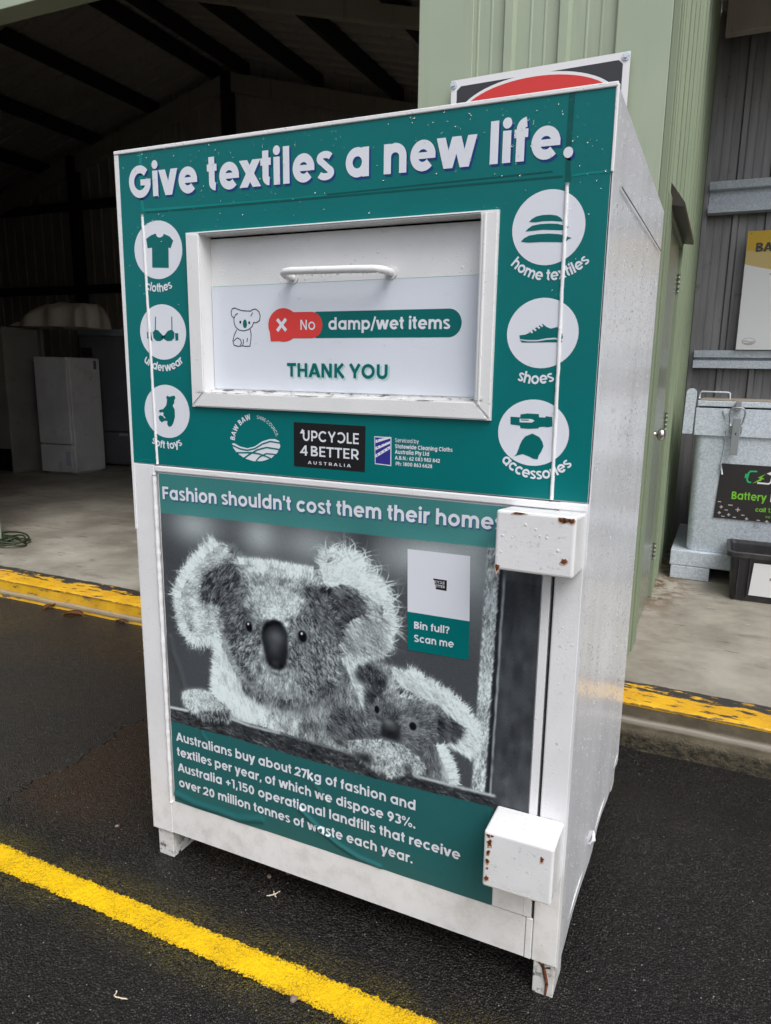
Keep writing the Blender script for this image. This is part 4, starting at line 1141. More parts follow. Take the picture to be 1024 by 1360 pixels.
P_.color(P_.mix(1.0, att.outputs['Color'], (.92, .93, .94), 'MULTIPLY'))
P_.bump(P_.noise(30, 4), .15, .002)
P_.bump(P_.drops(150, .8, .34), .4, .003)
me.materials.append(P_.m)
poster = bpy.data.objects.new('poster', me)
C.objects.link(poster)
poster.parent = door
me.transform(Matrix.Translation(-Vector(bin_.location)))

bm = bmesh.new()
def on_poster(u, v, l): return (u, float(-.0005 - ridge_h(np.float64(u), np.float64(v))) - .0006 - l, v)
ps = Sheet(bm, on_poster)
PM = [m_disc, m_blue, m_green, m_black, vinyl('dull blue shade print', (.05, .13, .26), drop=0, bump=0)]
for mi, d, l in ((4, .003, .0001), (0, 0, .0005)):
    ps.text("Fashion shouldn't cost them their homes", .0960 + d, 1.0765 - d, .9330, .0335, l, mi, w=.150, y1=1.0925 - d)
for t, x, z_, w_, z1_ in (('Australians buy about 27kg of fashion and', .1045, .3895, .7385, .3850), ('textiles per year, of which we dispose 93%.', .1040, .3432, .7390, .3357),
                          ('Australia +1,150 operational landfills that receive', .1052, .2960, .8545, .2884), ('over 20 million tonnes of waste each year.', .1050, .2478, .7330, .2393)):
    ps.text(t, x, z_, w_, .0260, .0003, 0, w=.150, y1=z1_)
ps.poly([(.8067, 1.0268), (.9555, 1.0284), (.9594, .8812), (.8098, .8803)], .0004, 0)
ps.poly([(.8098, .8803), (.9594, .8812), (.9607, .7910), (.8117, .7882)], .0004, 2)
ps.poly([(.8603, .9670), (.9035, .9670), (.9035, .9430), (.8603, .9430)], .0008, 3)
ps.text('UPCYCLE', .8650, .9570, .0340, .0062, .0011, 0, w=.13, flip=(4,))
ps.text('4 BETTER', .8650, .9480, .0340, .0062, .0011, 0, w=.13)
ps.text('Bin full?', .8252, .8425, .0890, .0170, .0008, 0, w=.145, y1=.8445)
ps.text('Scan me', .8262, .8110, .0995, .0170, .0008, 0, w=.145, y1=.8140)
link('poster_print', bm, PM, door)

# ---- welded lock boxes
def lock_box(x0, x1, z0, z1, d, lean, chips):
    bm = bmesh.new()
    vs = box(bm, x0, x1, -d, -.0025, z0, z1)
    for v in bm.verts:
        if v.co.y < -.01:
            if v.co.z > (z0 + z1) / 2: v.co.z -= lean
            else: v.co.z -= lean * .6
    es = [e for e in bm.edges if not (e.verts[0].co.y > -.01 and e.verts[1].co.y > -.01)]
    bmesh.ops.bevel(bm, geom=es, offset=.006, segments=3, profile=.5, affect='EDGES')
    for f in bm.faces: f.smooth = False
    for (px, pz, rx, rz, face) in chips:                                   # chipped paint with rust at its heart
        n = 11
        P1, P2 = [], []
        for k in range(n):
            j = random.uniform(.6, 1.25)
            a = 2 * math.pi * k / n
            P1.append((px + rx * j * math.cos(a), pz + rz * j * math.sin(a)))
            P2.append((px + rx * j * 1.45 * math.cos(a), pz + rz * j * 1.45 * math.sin(a) - rz * .25))
        s_ = Sheet(bm, (lambda u, v, l: (u, -d - .0006 - l, v)) if face == 'f' else (lambda u, v, l: (u, v, z1 - lean * .5 + .0006 + l)))
        s_.poly(P2, 0, 2); s_.poly(P1, .0004, 1)
    return link('lock_box', bm, [m_box, m_rust, m_rusty], bin_)
m_rusty = Mat('rust bloom', rough=.5)
m_rusty.color(m_rusty.mix(m_rusty.ramp(m_rusty.noise(180, 3), .35, .65), (.62, .48, .38), (.40, .20, .09)))
m_rusty = m_rusty.m
lock_box(1.040, 1.1965, 1.029, 1.1465, .10, -.009, [(1.168, 1.1465, .006, .0045, 'f'), (1.178, 1.148, .007, .005, 'f'), (1.1885, 1.147, .004, .004, 'f'), (1.178, 1.068, .0055, .006, 'f'), (1.047, 1.0395, .004, .009, 'f'), (1.085, 1.1515, .013, .0018, 'f')])
lock_box(1.043, 1.1955, .3215, .4575, .095, .003, [(1.0535, .445, .004, .004, 'f'), (1.0565, .428, .0045, .009, 'f'), (1.0545, .405, .0035, .0065, 'f'), (1.0535, .385, .0035, .006, 'f'), (1.0535, .366, .0025, .003, 'f'), (1.0530, .342, .0045, .006, 'f'), (1.0615, .4465, .003, .0025, 'f'), (1.171, .4245, .0035, .006, 'f')])

# ---- rain standing on the enamel and the vinyl
m_water = Mat('rain water', rough=.02)
m_water.b.inputs['Transmission Weight'].default_value = 1.0
m_water.b.inputs['IOR'].default_value = 1.33
m_water.color((1, 1, 1))
m_water = m_water.m
def rain():
    t_bm = bmesh.new()
    bmesh.ops.create_icosphere(t_bm, subdivisions=2, radius=1.0)
    T = np.array([v.co[:] for v in t_bm.verts]); TF = np.array([[v.index for v in f.verts] for f in t_bm.faces])
    t_bm.free()
    P, Rr = [], []
    def put(p, r3): P.append(p); Rr.append(r3)
    for i in range(3800):                                                  # right side: many, larger towards the top
        z = rng.uniform(BZ + .02, BH - .01); y = rng.uniform(.012, BD - .01)
        if rng.random() > .35 + .65 * (.5 + .5 * math.sin(y * 41 + 2 * math.sin(z * 3))) : continue
        r = min(.0042, .0009 + rng.exponential(.0010)); put((side_pt(y, z)[0] + .0002, y, z), (r * .6, r, r * rng.uniform(1.0, 1.7)))
    for i in range(430):                                                   # sign, thickest along its upper edge
        z = 1.918 - min(.72, rng.exponential(.17)); x = rng.uniform(.02, 1.19)
        if HX0 - .04 < x < HX1 + .04 and z < HZ1 + .01: continue
        r = min(.0024, .0006 + rng.exponential(.0005)); put((x, -.0030, z), (r, r * .55, r))
    for i in range(230):                                                   # posts and rails of the door
        x = rng.choice([rng.uniform(.004, .07), rng.uniform(1.145, 1.196)]); z = rng.uniform(.2, 1.15)
        r = min(.0022, .0006 + rng.exponential(.0005)); put((x, -.0008, z), (r, r * .55, r))
    for (x0, x1, z0, z1, d, le) in ((1.048, 1.19, 1.044, 1.148, .10, 0), (1.05, 1.188, .33, .445, .095, 0)):
        for i in range(120):
            r = min(.0022, .0006 + rng.exponential(.0005)); put((rng.uniform(x0, x1), -d, rng.uniform(z0, z1)), (r, r * .55, r))
    for i in range(130):
        r = min(.002, .0006 + rng.exponential(.0005)); put((rng.uniform(HX0 + .01, HX1 - .01), FY - .0022, rng.uniform(HZ0 + .05, HZ1 - .08)), (r, r * .55, r))
    P = np.array(P); Rr = np.array(Rr)
    V = (P[:, None, :] + T[None] * Rr[:, None, :] - np.array(bin_.location)).reshape(-1, 3)
    F = (TF[None] + (np.arange(len(P)) * len(T))[:, None, None]).reshape(-1, 3)
    me = bpy.data.meshes.new('rain_drops')
    me.from_pydata(V.tolist(), [], F.tolist())
    for p in me.polygons: p.use_smooth = True
    me.materials.append(m_water)
    o = bpy.data.objects.new('rain_drops', me)
    C.objects.link(o)
    o.parent = bin_
    o['kind'] = 'stuff'
rain()

# ------------------------------------------------------------------ ground: wet asphalt, painted line, concrete floor
def ground_z(x, y):
    t = max(0.0, min(1.0, (x - .55) / .7)) * max(0.0, min(1.0, (y - .75) / .5))
    t = t * t * (3 - 2 * t)
    return -.088 * t - .004 * math.sin(x * 1.3 + .4) * math.sin(y * 1.7) * (1 if abs(x - .6) > 1.2 else 0)

A_ = Mat('wet asphalt', rough=.45, spec=.36)
sx, sy, sz_ = A_.sep()[0:3]
edge = A_.add(A_.add(sx, .632), A_.add(A_.mul(A_.sub(A_.noise(3.2, 5), .5), .20), A_.mul(A_.sub(A_.noise(22, 4), .5), .07)))
old = A_.ramp(edge, .006, -.006)                                            # 1 on the coarse worn surface at the left
stone = A_.voro(185, out='Color')
sc = A_.sep(stone)
stone_d = A_.voro(185)
big = A_.noise(1.6, 5, .6)
c0 = A_.mix(A_.ramp(big, .35, .7), (.0036, .0031, .0028), (.0078, .0064, .0055))
brown = A_.mul(A_.mul(A_.ramp(A_.noise(2.6, 5), .25, .55), A_.ramp(sx, .05, -.50)), A_.ramp(sy, -.12, .10))
c0 = A_.mix(A_.mul(brown, .90), c0, A_.mix(A_.ramp(A_.noise(60, 4), .3, .7), (.042, .019, .0068), (.016, .0082, .0036)))
c0 = A_.mix(A_.mul(old, .8), c0, (.0155, .0146, .0142))
c0 = A_.mix(A_.mul(A_.ramp(sc[0], .55, .95), A_.ramp(stone_d, .62, .30)), c0, (.056, .050, .046))
c0 = A_.mix(A_.mul(A_.math('GREATER_THAN', sc[1], .992), A_.ramp(stone_d, .45, .2)), c0, (.30, .29, .27))
# yellow overspray along the line
dl = A_.math('ABSOLUTE', A_.add(sy, .2045))
spray = A_.mul(A_.ramp(dl, .140, .03), A_.ramp(A_.noise(5, 4), .25, .60))
spray = A_.mul(spray, A_.add(A_.mul(A_.mul(A_.ramp(A_.noise(260, 3), .44, .60), A_.ramp(sc[1], .2, .7)), .85), .05))
c0 = A_.mix(A_.mul(spray, .62), c0, (.27, .210, .012))
A_.color(c0)
h = A_.add(A_.mul(A_.ramp(stone_d, .75, .1), A_.add(.35, sc[2])), A_.mul(A_.noise(420, 2), .35))
A_.bump(h, .8, .007)
A_.bump(A_.noise(24, 3), .10, .012)
A_.bump(A_.mul(old, A_.add(.7, A_.mul(stone_d, .6))), 1.0, .03)
A_.bump(A_.noise(9, 4), .2, .02)
A_.rough(A_.add(A_.mul(A_.ramp(A_.noise(40, 4), .3, .7), .16), A_.ramp(A_.noise(1.1, 4), .35, .65, .22, .42)))
bm = bmesh.new()
xs = sorted(set([-60, -30, -18, -10] + [round(v, 3) for v in frange(-5, 5, 41)] + [10, 18, 30, 60]))
ys = sorted(set([-60, -30, -15, -8, -5, -4, -3, -2] + [round(v, 3) for v in frange(-1.5, 2.4, 40)] + [4, 8, 15, 30, 60]))
grid(bm, lambda u, v: (u, v, ground_z(u, v)), xs, ys)
tag(link('asphalt_ground', bm, A_.m, smooth=True), kind='structure')

Y_ = Mat('yellow line paint', rough=.6, spec=.25)
yc = Y_.mix(Y_.ramp(Y_.noise(6, 4), .3, .7), (.88, .555, .002), (.74, .445, .002))
_nv = Y_.n('ShaderNodeTexNoise'); _nv.inputs['Scale'].default_value = 55; Y_.put(_nv.inputs['Vector'], Y_.obj)
_vm = Y_.n('ShaderNodeVectorMath'); _vm.operation = 'MULTIPLY_ADD'; Y_.put(_vm.inputs[0], _nv.outputs['Color']); _vm.inputs[1].default_value = (.016, .016, .016); Y_.put(_vm.inputs[2], Y_.obj)
crack = Y_.voro(78, feature='DISTANCE_TO_EDGE', vec=_vm.outputs[0])
yc = Y_.mix(Y_.mul(Y_.ramp(crack, .07, .0), Y_.ramp(Y_.noise(12, 3), .35, .65, .1, .75)), yc, (.26, .165, .012))
_ye = Y_.math('ABSOLUTE', Y_.add(Y_.sep()[1], .2045))
pit = Y_.ramp(Y_.add(Y_.noise(210, 4, .7), Y_.mul(Y_.ramp(_ye, .018, .042), .15)), .58, .70)
yc = Y_.mix(Y_.mul(pit, .85), yc, (.09, .06, .012))
Y_.color(yc)
Y_.bump(Y_.noise(330, 3), .6, .005); Y_.bump(Y_.noise(75, 4), .5, .010); Y_.bump(Y_.noise(9, 4), .2, .02)
bm = bmesh.new()
for i in range(700):
    pass
lx = frange(-9.0, 9.0, 3600)
def wob(x, s): return .0036 * (math.sin(x * 37 + s) * .4 + math.sin(x * 91 + s * 2) * .35 + math.sin(x * 223 + s * 3) * .3 + random.uniform(-.9, .9)) + .003 * math.sin(x * 5 + s)
rows = []
for x in lx: rows.append((bm.verts.new((x, -.2425 + wob(x, 1.0), ground_z(x, -.245) + .003)), bm.verts.new((x, -.205, ground_z(x, -.2) + .0036)), bm.verts.new((x, -.1665 + wob(x, 4.0), ground_z(x, -.165) + .003))))
for a, b in zip(rows[:-1], rows[1:]):
    for k in (0, 1): bm.faces.new((a[k], b[k], b[k + 1], a[k + 1])).smooth = True
tag(link('yellow_line', bm, Y_.m), kind='structure')

K_ = Mat('concrete floor and painted kerb', rough=.6)
kx, ky, kz = K_.sep()[0:3]
kc = K_.mix(K_.ramp(K_.noise(2.2, 6, .62), .3, .72), (.20, .18, .145), (.37, .345, .295))
kc = K_.mix(K_.mul(K_.ramp(K_.noise(1.0, 6, .65, vec=K_.mapv((2.2, 9, 3))), .55, .72), .65), kc, (.12, .105, .085))
kc = K_.mix(K_.mul(K_.ramp(K_.noise(1.0, 5, .6, vec=K_.mapv((5, 26, 3))), .64, .70), .75), kc, (.075, .068, .06))
kc = K_.mix(K_.mul(K_.ramp(K_.noise(1.0, 5, .6, vec=K_.mapv((7, 30, 3), (4, 2, 0))), .66, .70), .5), kc, (.50, .47, .41))
dirt = K_.mul(K_.mul(K_.ramp(kx, 1.50, 1.10), K_.ramp(kx, 1.02, 1.06)), K_.mul(K_.ramp(ky, 2.3, 3.2), K_.ramp(K_.noise(11, 5, .7), .42, .58)))
kc = K_.mix(dirt, kc, (.12, .065, .028))
# face of the kerb: stained cement
fc = K_.mix(K_.ramp(K_.noise(7, 6, .7), .3, .7), (.155, .130, .085), (.085, .07, .045))
fc = K_.mix(K_.ramp(kz, .0, -.035), fc, K_.mix(K_.ramp(K_.noise(38, 5, .75), .4, .62), (.095, .078, .045), (.016, .014, .010)))
fc = K_.mix(K_.mul(K_.ramp(kz, .022, .030), K_.mul(K_.ramp(kz, .052, .042), .8)), fc, (.27, .25, .21))
face = K_.ramp(ky, 1.437, 1.430)
kc = K_.mix(face, kc, fc)
# yellow band
chipn = K_.noise(1.0, 6, .68, vec=K_.mapv((10, 34, 34)))
yb = K_.mix(K_.ramp(K_.noise(9, 4), .3, .7), (.74, .42, .010), (.60, .31, .010))
yb = K_.mix(K_.mul(K_.ramp(K_.noise(70, 4), .55, .7), .5), yb, (.78, .52, .08))
backed = K_.ramp(K_.add(ky, K_.mul(K_.sub(K_.noise(9, 5), .5), .05)), 1.634, 1.626)
lowl = K_.math('GREATER_THAN', -.15, kx)
limit = K_.math('GREATER_THAN', kz, K_.mix(0.0, (0, 0, 0), (0, 0, 0)) if False else K_.add(.094, K_.mul(lowl, -.3)))
isyel = K_.mul(backed, limit)
sliver = K_.mul(K_.mul(lowl, face), K_.mul(K_.ramp(kz, .012, .020), K_.ramp(kz, .048, .038)))
isyel = K_.mul(isyel, K_.sub(1.0, K_.mul(sliver, .85)))
worn = K_.ramp(K_.add(chipn, K_.mul(K_.ramp(ky, 1.50, 1.635), .22)), .555, .625)
kc = K_.mix(K_.mul(backed, K_.mul(K_.sub(1.0, face), 1.0)), kc, (.035, .032, .03))
kc = K_.mix(K_.mul(isyel, K_.sub(1.0, worn)), kc, yb)
linek = K_.mul(K_.ramp(K_.math('ABSOLUTE', K_.sub(kz, .1035)), .0045, .001), K_.ramp(K_.noise(30, 4), .32, .5))
kc = K_.mix(K_.mul(linek, .85), kc, (.05, .035, .012))
K_.color(kc)
K_.bump(K_.noise(60, 5, .7), .25, .004); K_.bump(worn, .3, -.002)
K_.bump(K_.mul(K_.noise(46, 5, .75), K_.ramp(kz, .02, -.03)), .9, .02)
K_.rough(K_.ramp(K_.noise(3, 4), .3, .7, .42, .75))
bm = bmesh.new()
FZ = .11
prof = [(1.445, -.30), (1.402, -.20), (1.400, .020), (1.404, .036), (1.420, .040), (1.421, .092), (1.419, .103), (1.424, FZ - .002), (1.436, FZ)]
kxs = frange(-14, 7, 420)
grid(bm, lambda u, v: (u, prof[v][0] + (.004 * rnd_noise(u, 1) if v < 5 else .0012 * rnd_noise(u, 2.0)), prof[v][1] + (.002 * rnd_noise(u, 1.4) if v in (2, 3, 4) else 0)), kxs, list(range(len(prof))), smooth=False)
grid(bm, lambda u, v: (u, v if v > 1.44 else 1.436 + .0012 * rnd_noise(u, 2.0), FZ), kxs, [1.436, 1.5, 1.7, 2.2, 3, 5, 8.3])
bmesh.ops.remove_doubles(bm, verts=bm.verts, dist=1e-4)
tag(link('concrete_floor', bm, K_.m), kind='structure')

# ------------------------------------------------------------------ the shed
def clad(name, col, rough=.42, metal=0.0, dirt=.3, dirtc=(.08, .075, .06), spec=.5):
    M = Mat(name, rough=rough, metal=metal, spec=spec)
    c = M.mix(M.ramp(M.noise(1.3, 5), .3, .7), col, tuple(x * .88 for x in col))
    c = M.mix(M.mul(M.ramp(M.noise(1.0, 6, .7, vec=M.mapv((14, 14, 1.2))), .52, .75), dirt), c, dirtc)
    c = M.mix(M.mul(M.ramp(M.noise(95, 3), .70, .76), dirt), c, dirtc)
    M.color(c)
    M.bump(M.noise(6, 3), .05, .01)
    return M.m
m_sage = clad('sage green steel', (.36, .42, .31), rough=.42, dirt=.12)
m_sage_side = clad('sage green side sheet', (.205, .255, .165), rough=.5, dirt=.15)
m_inner = clad('unlit inner cladding', (.52, .475, .42), rough=.6, dirt=.4, dirtc=(.03, .028, .025))
m_roofin = clad('roof underside', (.50, .46, .41), rough=.55, dirt=.5, dirtc=(.03, .027, .022))
m_steel = clad('dark rolled steel', (.46, .42, .35), rough=.5, dirt=.4)
m_purlin = clad('dark purlin steel', (.030, .027, .024), rough=.6, dirt=.3)
m_zinc = Mat('galvanised cladding', rough=.45, metal=.35)
_c = m_zinc.mix(m_zinc.ramp(m_zinc.noise(1.0, 6, .65, vec=m_zinc.mapv((16, 16, 1.4))), .3, .72), (.30, .295, .30), (.20, .195, .20))
_c = m_zinc.mix(m_zinc.mul(m_zinc.ramp(m_zinc.noise(8, 5, .7), .60, .74), .6), _c, (.06, .05, .045))
m_zinc.color(_c); m_zinc = m_zinc.m
m_galv = Mat('galvanised steel', rough=.45, metal=.12)
_v = m_galv.sep(m_galv.voro(120, out='Color'))
_c = m_galv.mix(_v[0], (.44, .50, .57), (.64, .70, .77))
_c = m_galv.mix(m_galv.mul(m_galv.ramp(m_galv.noise(9, 6, .7), .58, .75), .5), _c, (.16, .16, .16))
m_galv.color(_c); m_galv.bump(m_galv.noise(20, 4), .08, .004); m_galv = m_galv.m

def ribbed(bm, u0, u1, v0, v1, pos, period=.245, off=0.0, depth=.022, mi=0, smooth=False, top=None):
    """a trapezoidal steel sheet: pos(u, d, v) places it, d is how far the rib stands out; top(u) may shape the upper edge"""
    prof = [(0, 0), (.055, 0), (.058, .003), (.064, .003), (.067, 0), (.118, 0), (.121, .003), (.127, .003), (.130, 0), (.180, 0), (.192, depth), (.228, depth), (.240, 0)]
    us = []
    k0 = int((u0 - off) / period) - 2
    k1 = int((u1 - off) / period) + 2
    for k in range(k0, k1):
        for a, d in prof:
            u = off + k * period + a
            if u0 < u < u1: us.append((u, d))
    us = [(u0, 0)] + us + [(u1, 0)]
    A = [bm.verts.new(pos(u, d, v0)) for u, d in us]
    B = [bm.verts.new(pos(u, d, top(u) if top else v1)) for u, d in us]
    for i in range(len(us) - 1):
        f = bm.faces.new((A[i], A[i + 1], B[i + 1], B[i]))
        f.material_index = mi

RX, RZ0, PIT = -5.9, 6.10, .26
SXR, SXL, SYF, SYB = 1.10, -12.9, 1.90, 8.05
roof_z = lambda x: RZ0 - PIT * abs(x - RX)
shed = thing('shed', 'sage green steel shed with a dark open doorway behind the bin', 'shed', (RX, 5, 0))

bm = bmesh.new()
# pillar beside the doorway: flat flashing, ribbed sheet, flat flashing
ribbed(bm, .215, .866, FZ, 4.3, lambda u, d, v: (u, SYF - .012 - d, v), off=.235 - .055, top=lambda u: roof_z(u) + .02)
def flat(x0, x1, y0, y1, z0, z1): box(bm, x0, x1, y0, y1, z0, z1, .004)
flat(-.044, .224, SYF - .030, SYF - .004, FZ + .002, 4.26)
flat(.860, 1.083, SYF - .030, SYF - .004, FZ + .002, 4.26)
flat(-.044, -.020, SYF - .004, SYF + .22, FZ + .002, 4.26)
# wall left of the doorway and the gable above it
ribbed(bm, -12.9, -3.80, FZ, 4, lambda u, d, v: (u, SYF - .012 - d, v), top=lambda u: roof_z(u) + .02)
ribbed(bm, -3.80, -.044, 3.60, 4, lambda u, d, v: (u, SYF - .012 - d, v), top=lambda u: roof_z(u) + .02)
link('front_wall', bm, m_sage, shed)
bm = bmesh.new()
box(bm, -3.86, -3.56, SYF - .032, SYF + .18, FZ + .002, 3.62, .004)
link('door_post', bm, m_sage, shed)
bm = bmesh.new()
box(bm, -3.56, -.045, SYF - .036, SYF + .10, 3.525, 3.64, .004)
link('lintel', bm, m_sage, shed)

# right-hand wall with its personnel door, seen almost edge-on
DY0, DY1, DZ = 2.17, 2.96, 2.17
bm = bmesh.new()
X_ = SXR + .002
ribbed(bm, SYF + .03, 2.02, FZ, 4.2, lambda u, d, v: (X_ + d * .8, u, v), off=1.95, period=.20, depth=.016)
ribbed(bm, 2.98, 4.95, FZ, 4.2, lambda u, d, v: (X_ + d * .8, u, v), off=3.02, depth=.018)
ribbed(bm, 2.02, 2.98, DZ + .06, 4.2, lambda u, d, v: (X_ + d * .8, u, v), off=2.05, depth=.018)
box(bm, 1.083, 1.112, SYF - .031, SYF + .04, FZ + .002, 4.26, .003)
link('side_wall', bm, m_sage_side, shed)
bm = bmesh.new()
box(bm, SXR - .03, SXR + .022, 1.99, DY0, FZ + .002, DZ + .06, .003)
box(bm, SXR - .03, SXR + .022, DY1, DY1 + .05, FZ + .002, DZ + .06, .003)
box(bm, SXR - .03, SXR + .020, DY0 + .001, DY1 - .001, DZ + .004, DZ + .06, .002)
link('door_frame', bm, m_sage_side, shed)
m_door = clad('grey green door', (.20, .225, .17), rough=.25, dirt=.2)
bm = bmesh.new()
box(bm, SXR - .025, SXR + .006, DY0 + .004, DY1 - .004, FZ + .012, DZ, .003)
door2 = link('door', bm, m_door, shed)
m_chrome = Mat('brushed metal', rough=.22, metal=1.0).color((.62, .60, .57)).m
bm = bmesh.new()
kz_, ky_ = 1.165, DY0 + .075
tube(bm, [(SXR + .006, ky_, kz_), (SXR + .014, ky_, kz_)], .030, 20)
tube(bm, [(SXR + .014, ky_, kz_), (SXR + .040, ky_, kz_)], .012, 14)
bmesh.ops.create_uvsphere(bm, u_segments=20, v_segments=14, radius=.032, matrix=Matrix.Translation((SXR + .052, ky_, kz_)) @ Matrix.Diagonal((.72, 1, 1, 1)))
link('door_knob', bm, m_chrome, door2, smooth=True)
for z_ in (.36, 1.15, 1.93):
    bm = bmesh.new()
    for k in range(4): tube(bm, [(SXR + .016, DY1 + .001, z_ + k * .026), (SXR + .016, DY1 + .001, z_ + k * .026 + .022)], .008, 8)
    link('hinge', bm, m_door, door2)
bm = bmesh.new()
prism(bm, [(SXR + .012, 2.20), (SXR + .075, 2.19), (SXR + .078, 2.205), (SXR + .012, 2.295)], 'y', 2.08, 2.99)
link('door_hood', bm, clad('brown door hood', (.036, .027, .022), rough=.4, dirt=.2), shed)

# inside of the shed
bm = bmesh.new()
ribbed(bm, SXL, SXR - .03, FZ, 4, lambda u, d, v: (u, SYB - d, v), off=.0, depth=.03, top=lambda u: roof_z(u) + .02)
link('back_wall', bm, m_inner, shed)
bm = bmesh.new()
ribbed(bm, SYF, SYB, FZ, roof_z(SXL) + .02, lambda u, d, v: (SXL + d, u, v), depth=.03)
grid(bm, lambda u, v: (SXR - .034, u, v), [SYF, SYB], [FZ, 4.25], smooth=False)
grid(bm, lambda u, v: (u, SYF + .001, v), [SXL, -3.8], [FZ, roof_z(SXL)], smooth=False)
grid(bm, lambda u, v: (u, SYF + .001, v if v < 4 else roof_z(u)), [-12.9, RX, SXR - .04], [3.63, 4.3], smooth=False)
link('inner_lining', bm, m_inner, shed)
bm = bmesh.new()
for x0, x1 in ((SXL - .2, RX), (RX, SXR + .001)):
    ribbed(bm, SYF - .14, SYB + .05, 0, 1, lambda u, d, v: ((x0 if v == 0 else x1), u, roof_z(x0 if v == 0 else x1) - d), period=.245, depth=.03)
    grid(bm, lambda u, v: (u, v, roof_z(u) + .05), [x0, x1], [SYF - .14, SYB + .05], smooth=False)
link('roof', bm, m_roofin, shed)
for s_ in (-1, 1):
    for k in range(6):
        xx = RX + s_ * (.25 + k * 1.28)
        bm = bmesh.new()
        zz_ = roof_z(xx) - .035
        box(bm, xx - .035, xx + .035, SYF + .05, SYB - .04, zz_ - .20, zz_, .004)
        link('purlin', bm, m_purlin, shed)
for yy in (SYB - .18, 5.0):
    for s_, xe in ((-1, SXL + .1), (1, SXR - .12)):
        bm = bmesh.new()
        z0_, z1_ = RZ0 - .24, roof_z(xe) - .24
        prism(bm, [(RX, z0_), (xe, z1_), (xe, z1_ - (.26 if yy > 6 else .16)), (RX, z0_ - (.26 if yy > 6 else .16))], 'y', yy - (.05 if yy > 6 else .03), yy + .05)
        link('rafter', bm, m_steel, shed)
for z_ in (1.25, 2.85, 4.25):
    bm = bmesh.new()
    box(bm, SXL + .05 if z_ < 4.3 else RX - 4, SXR - .06, SYB - .13, SYB - .032, z_ - .07, z_ + .07, .004)
    link('girt', bm, m_purlin, shed)
for x_ in (RX, -9.2, -2.4):
    bm = bmesh.new()
    box(bm, x_ - .07, x_ + .07, SYB - .30, SYB - .135, FZ, roof_z(x_) - .25, .004)
    link('wall_post', bm, m_purlin, shed)

# ------------------------------------------------------------------ lean-to bay on the right
bay = thing('storage_bay', 'roofed bay clad in grey galvanised sheet beside the green shed wall', 'lean-to', (3.5, 4.9, 0))
BY = 4.92
bm = bmesh.new()
ribbed(bm, 1.13, 6.3, FZ, 4.3, lambda u, d, v: (u, BY - d, v), off=1.15, depth=.028, period=.24)
link('back_wall', bm, m_zinc, bay)
bm = bmesh.new()
box(bm, 1.112, 1.150, BY - .06, BY - .001, FZ, 4.2, .003)
link('corner_post', bm, m_zinc, bay)
bm = bmesh.new()
ribbed(bm, 2.0, BY, FZ, 4.3, lambda u, d, v: (6.3 - d, u, v), depth=.028)
link('end_wall', bm, m_zinc, bay)
for z_ in (2.865, 1.630):
    bm = bmesh.new()
    hh = .115 if z_ > 2 else .070
    # lipped channel: two pale flanges with a shaded web between them
    prism(bm, [(4.79, z_ + hh), (4.885, z_ + hh), (4.885, z_ + hh - .055), (4.80, z_ + hh - .055)], 'x', 1.152, 6.2)
    prism(bm, [(4.79, z_ - hh + .06), (4.885, z_ - hh + .06), (4.885, z_ - hh), (4.79, z_ - hh)], 'x', 1.152, 6.2)
    box(bm, 1.153, 6.2, 4.86, 4.884, z_ - hh + .06, z_ + hh - .055, 0)
    link('girt', bm, m_galv, bay)
bm = bmesh.new()
box(bm, 1.115, 6.6, 3.30, BY + .05, 4.21, 4.27, 0)
box(bm, 1.16, 6.2, 4.70, 4.78, 3.98, 4.205, .004)
box(bm, 1.16, 6.2, 3.42, 3.48, 4.02, 4.205, .004)
link('roof', bm, m_roofin, bay)

# ------------------------------------------------------------------ warning sign on the pillar
m_al = Mat('white sign enamel', rough=.3).color((.74, .74, .76)).m
m_charcoal = Mat('charcoal print', rough=.35).color((.030, .030, .036)).m
m_signred = Mat('signal red print', rough=.3).color((.62, .035, .03)).m
sign = thing('warning_sign', 'white edged charcoal sign with a red oval on the green pillar', 'sign', (.53, 1.85, 2.3))
bm = bmesh.new()
SYN = SYF - .062
tl, tr = 2.742, 2.752
prism(bm, [(.138, 2.14), (.930, 2.14), (.930, tr), (.138, tl)], 'y', SYN, SYN + .004)
s_ = Sheet(bm, lambda u, v, l: (u, SYN - .0005 - l, v))
a_ = [(.166 + .02, 2.165), (.90 - .02, 2.165), (.902, 2.185), (.902, tr - .045), (.884, tr - .028), (.186, tl - .028), (.166, tl - .045), (.166, 2.185)]
s_.poly(a_, 0, 1)
s_.disc(.530, 2.575, .362, .147, .0004, 0, 64)
s_.disc(.530, 2.575, .348, .134, .0008, 2, 64)
link('panel', bm, [m_al, m_charcoal, m_signred], sign)
for x_, z_ in ((.150, 2.722), (.912, 2.733), (.150, 2.16), (.912, 2.16)):
    bm = bmesh.new()
    tube(bm, [(x_, SYN - .001, z_), (x_, SYN - .004, z_)], .016, 16)
    tube(bm, [(x_, SYN - .004, z_), (x_, SYN - .010, z_)], .008, 6)
    link('bolt', bm, m_galv, sign)

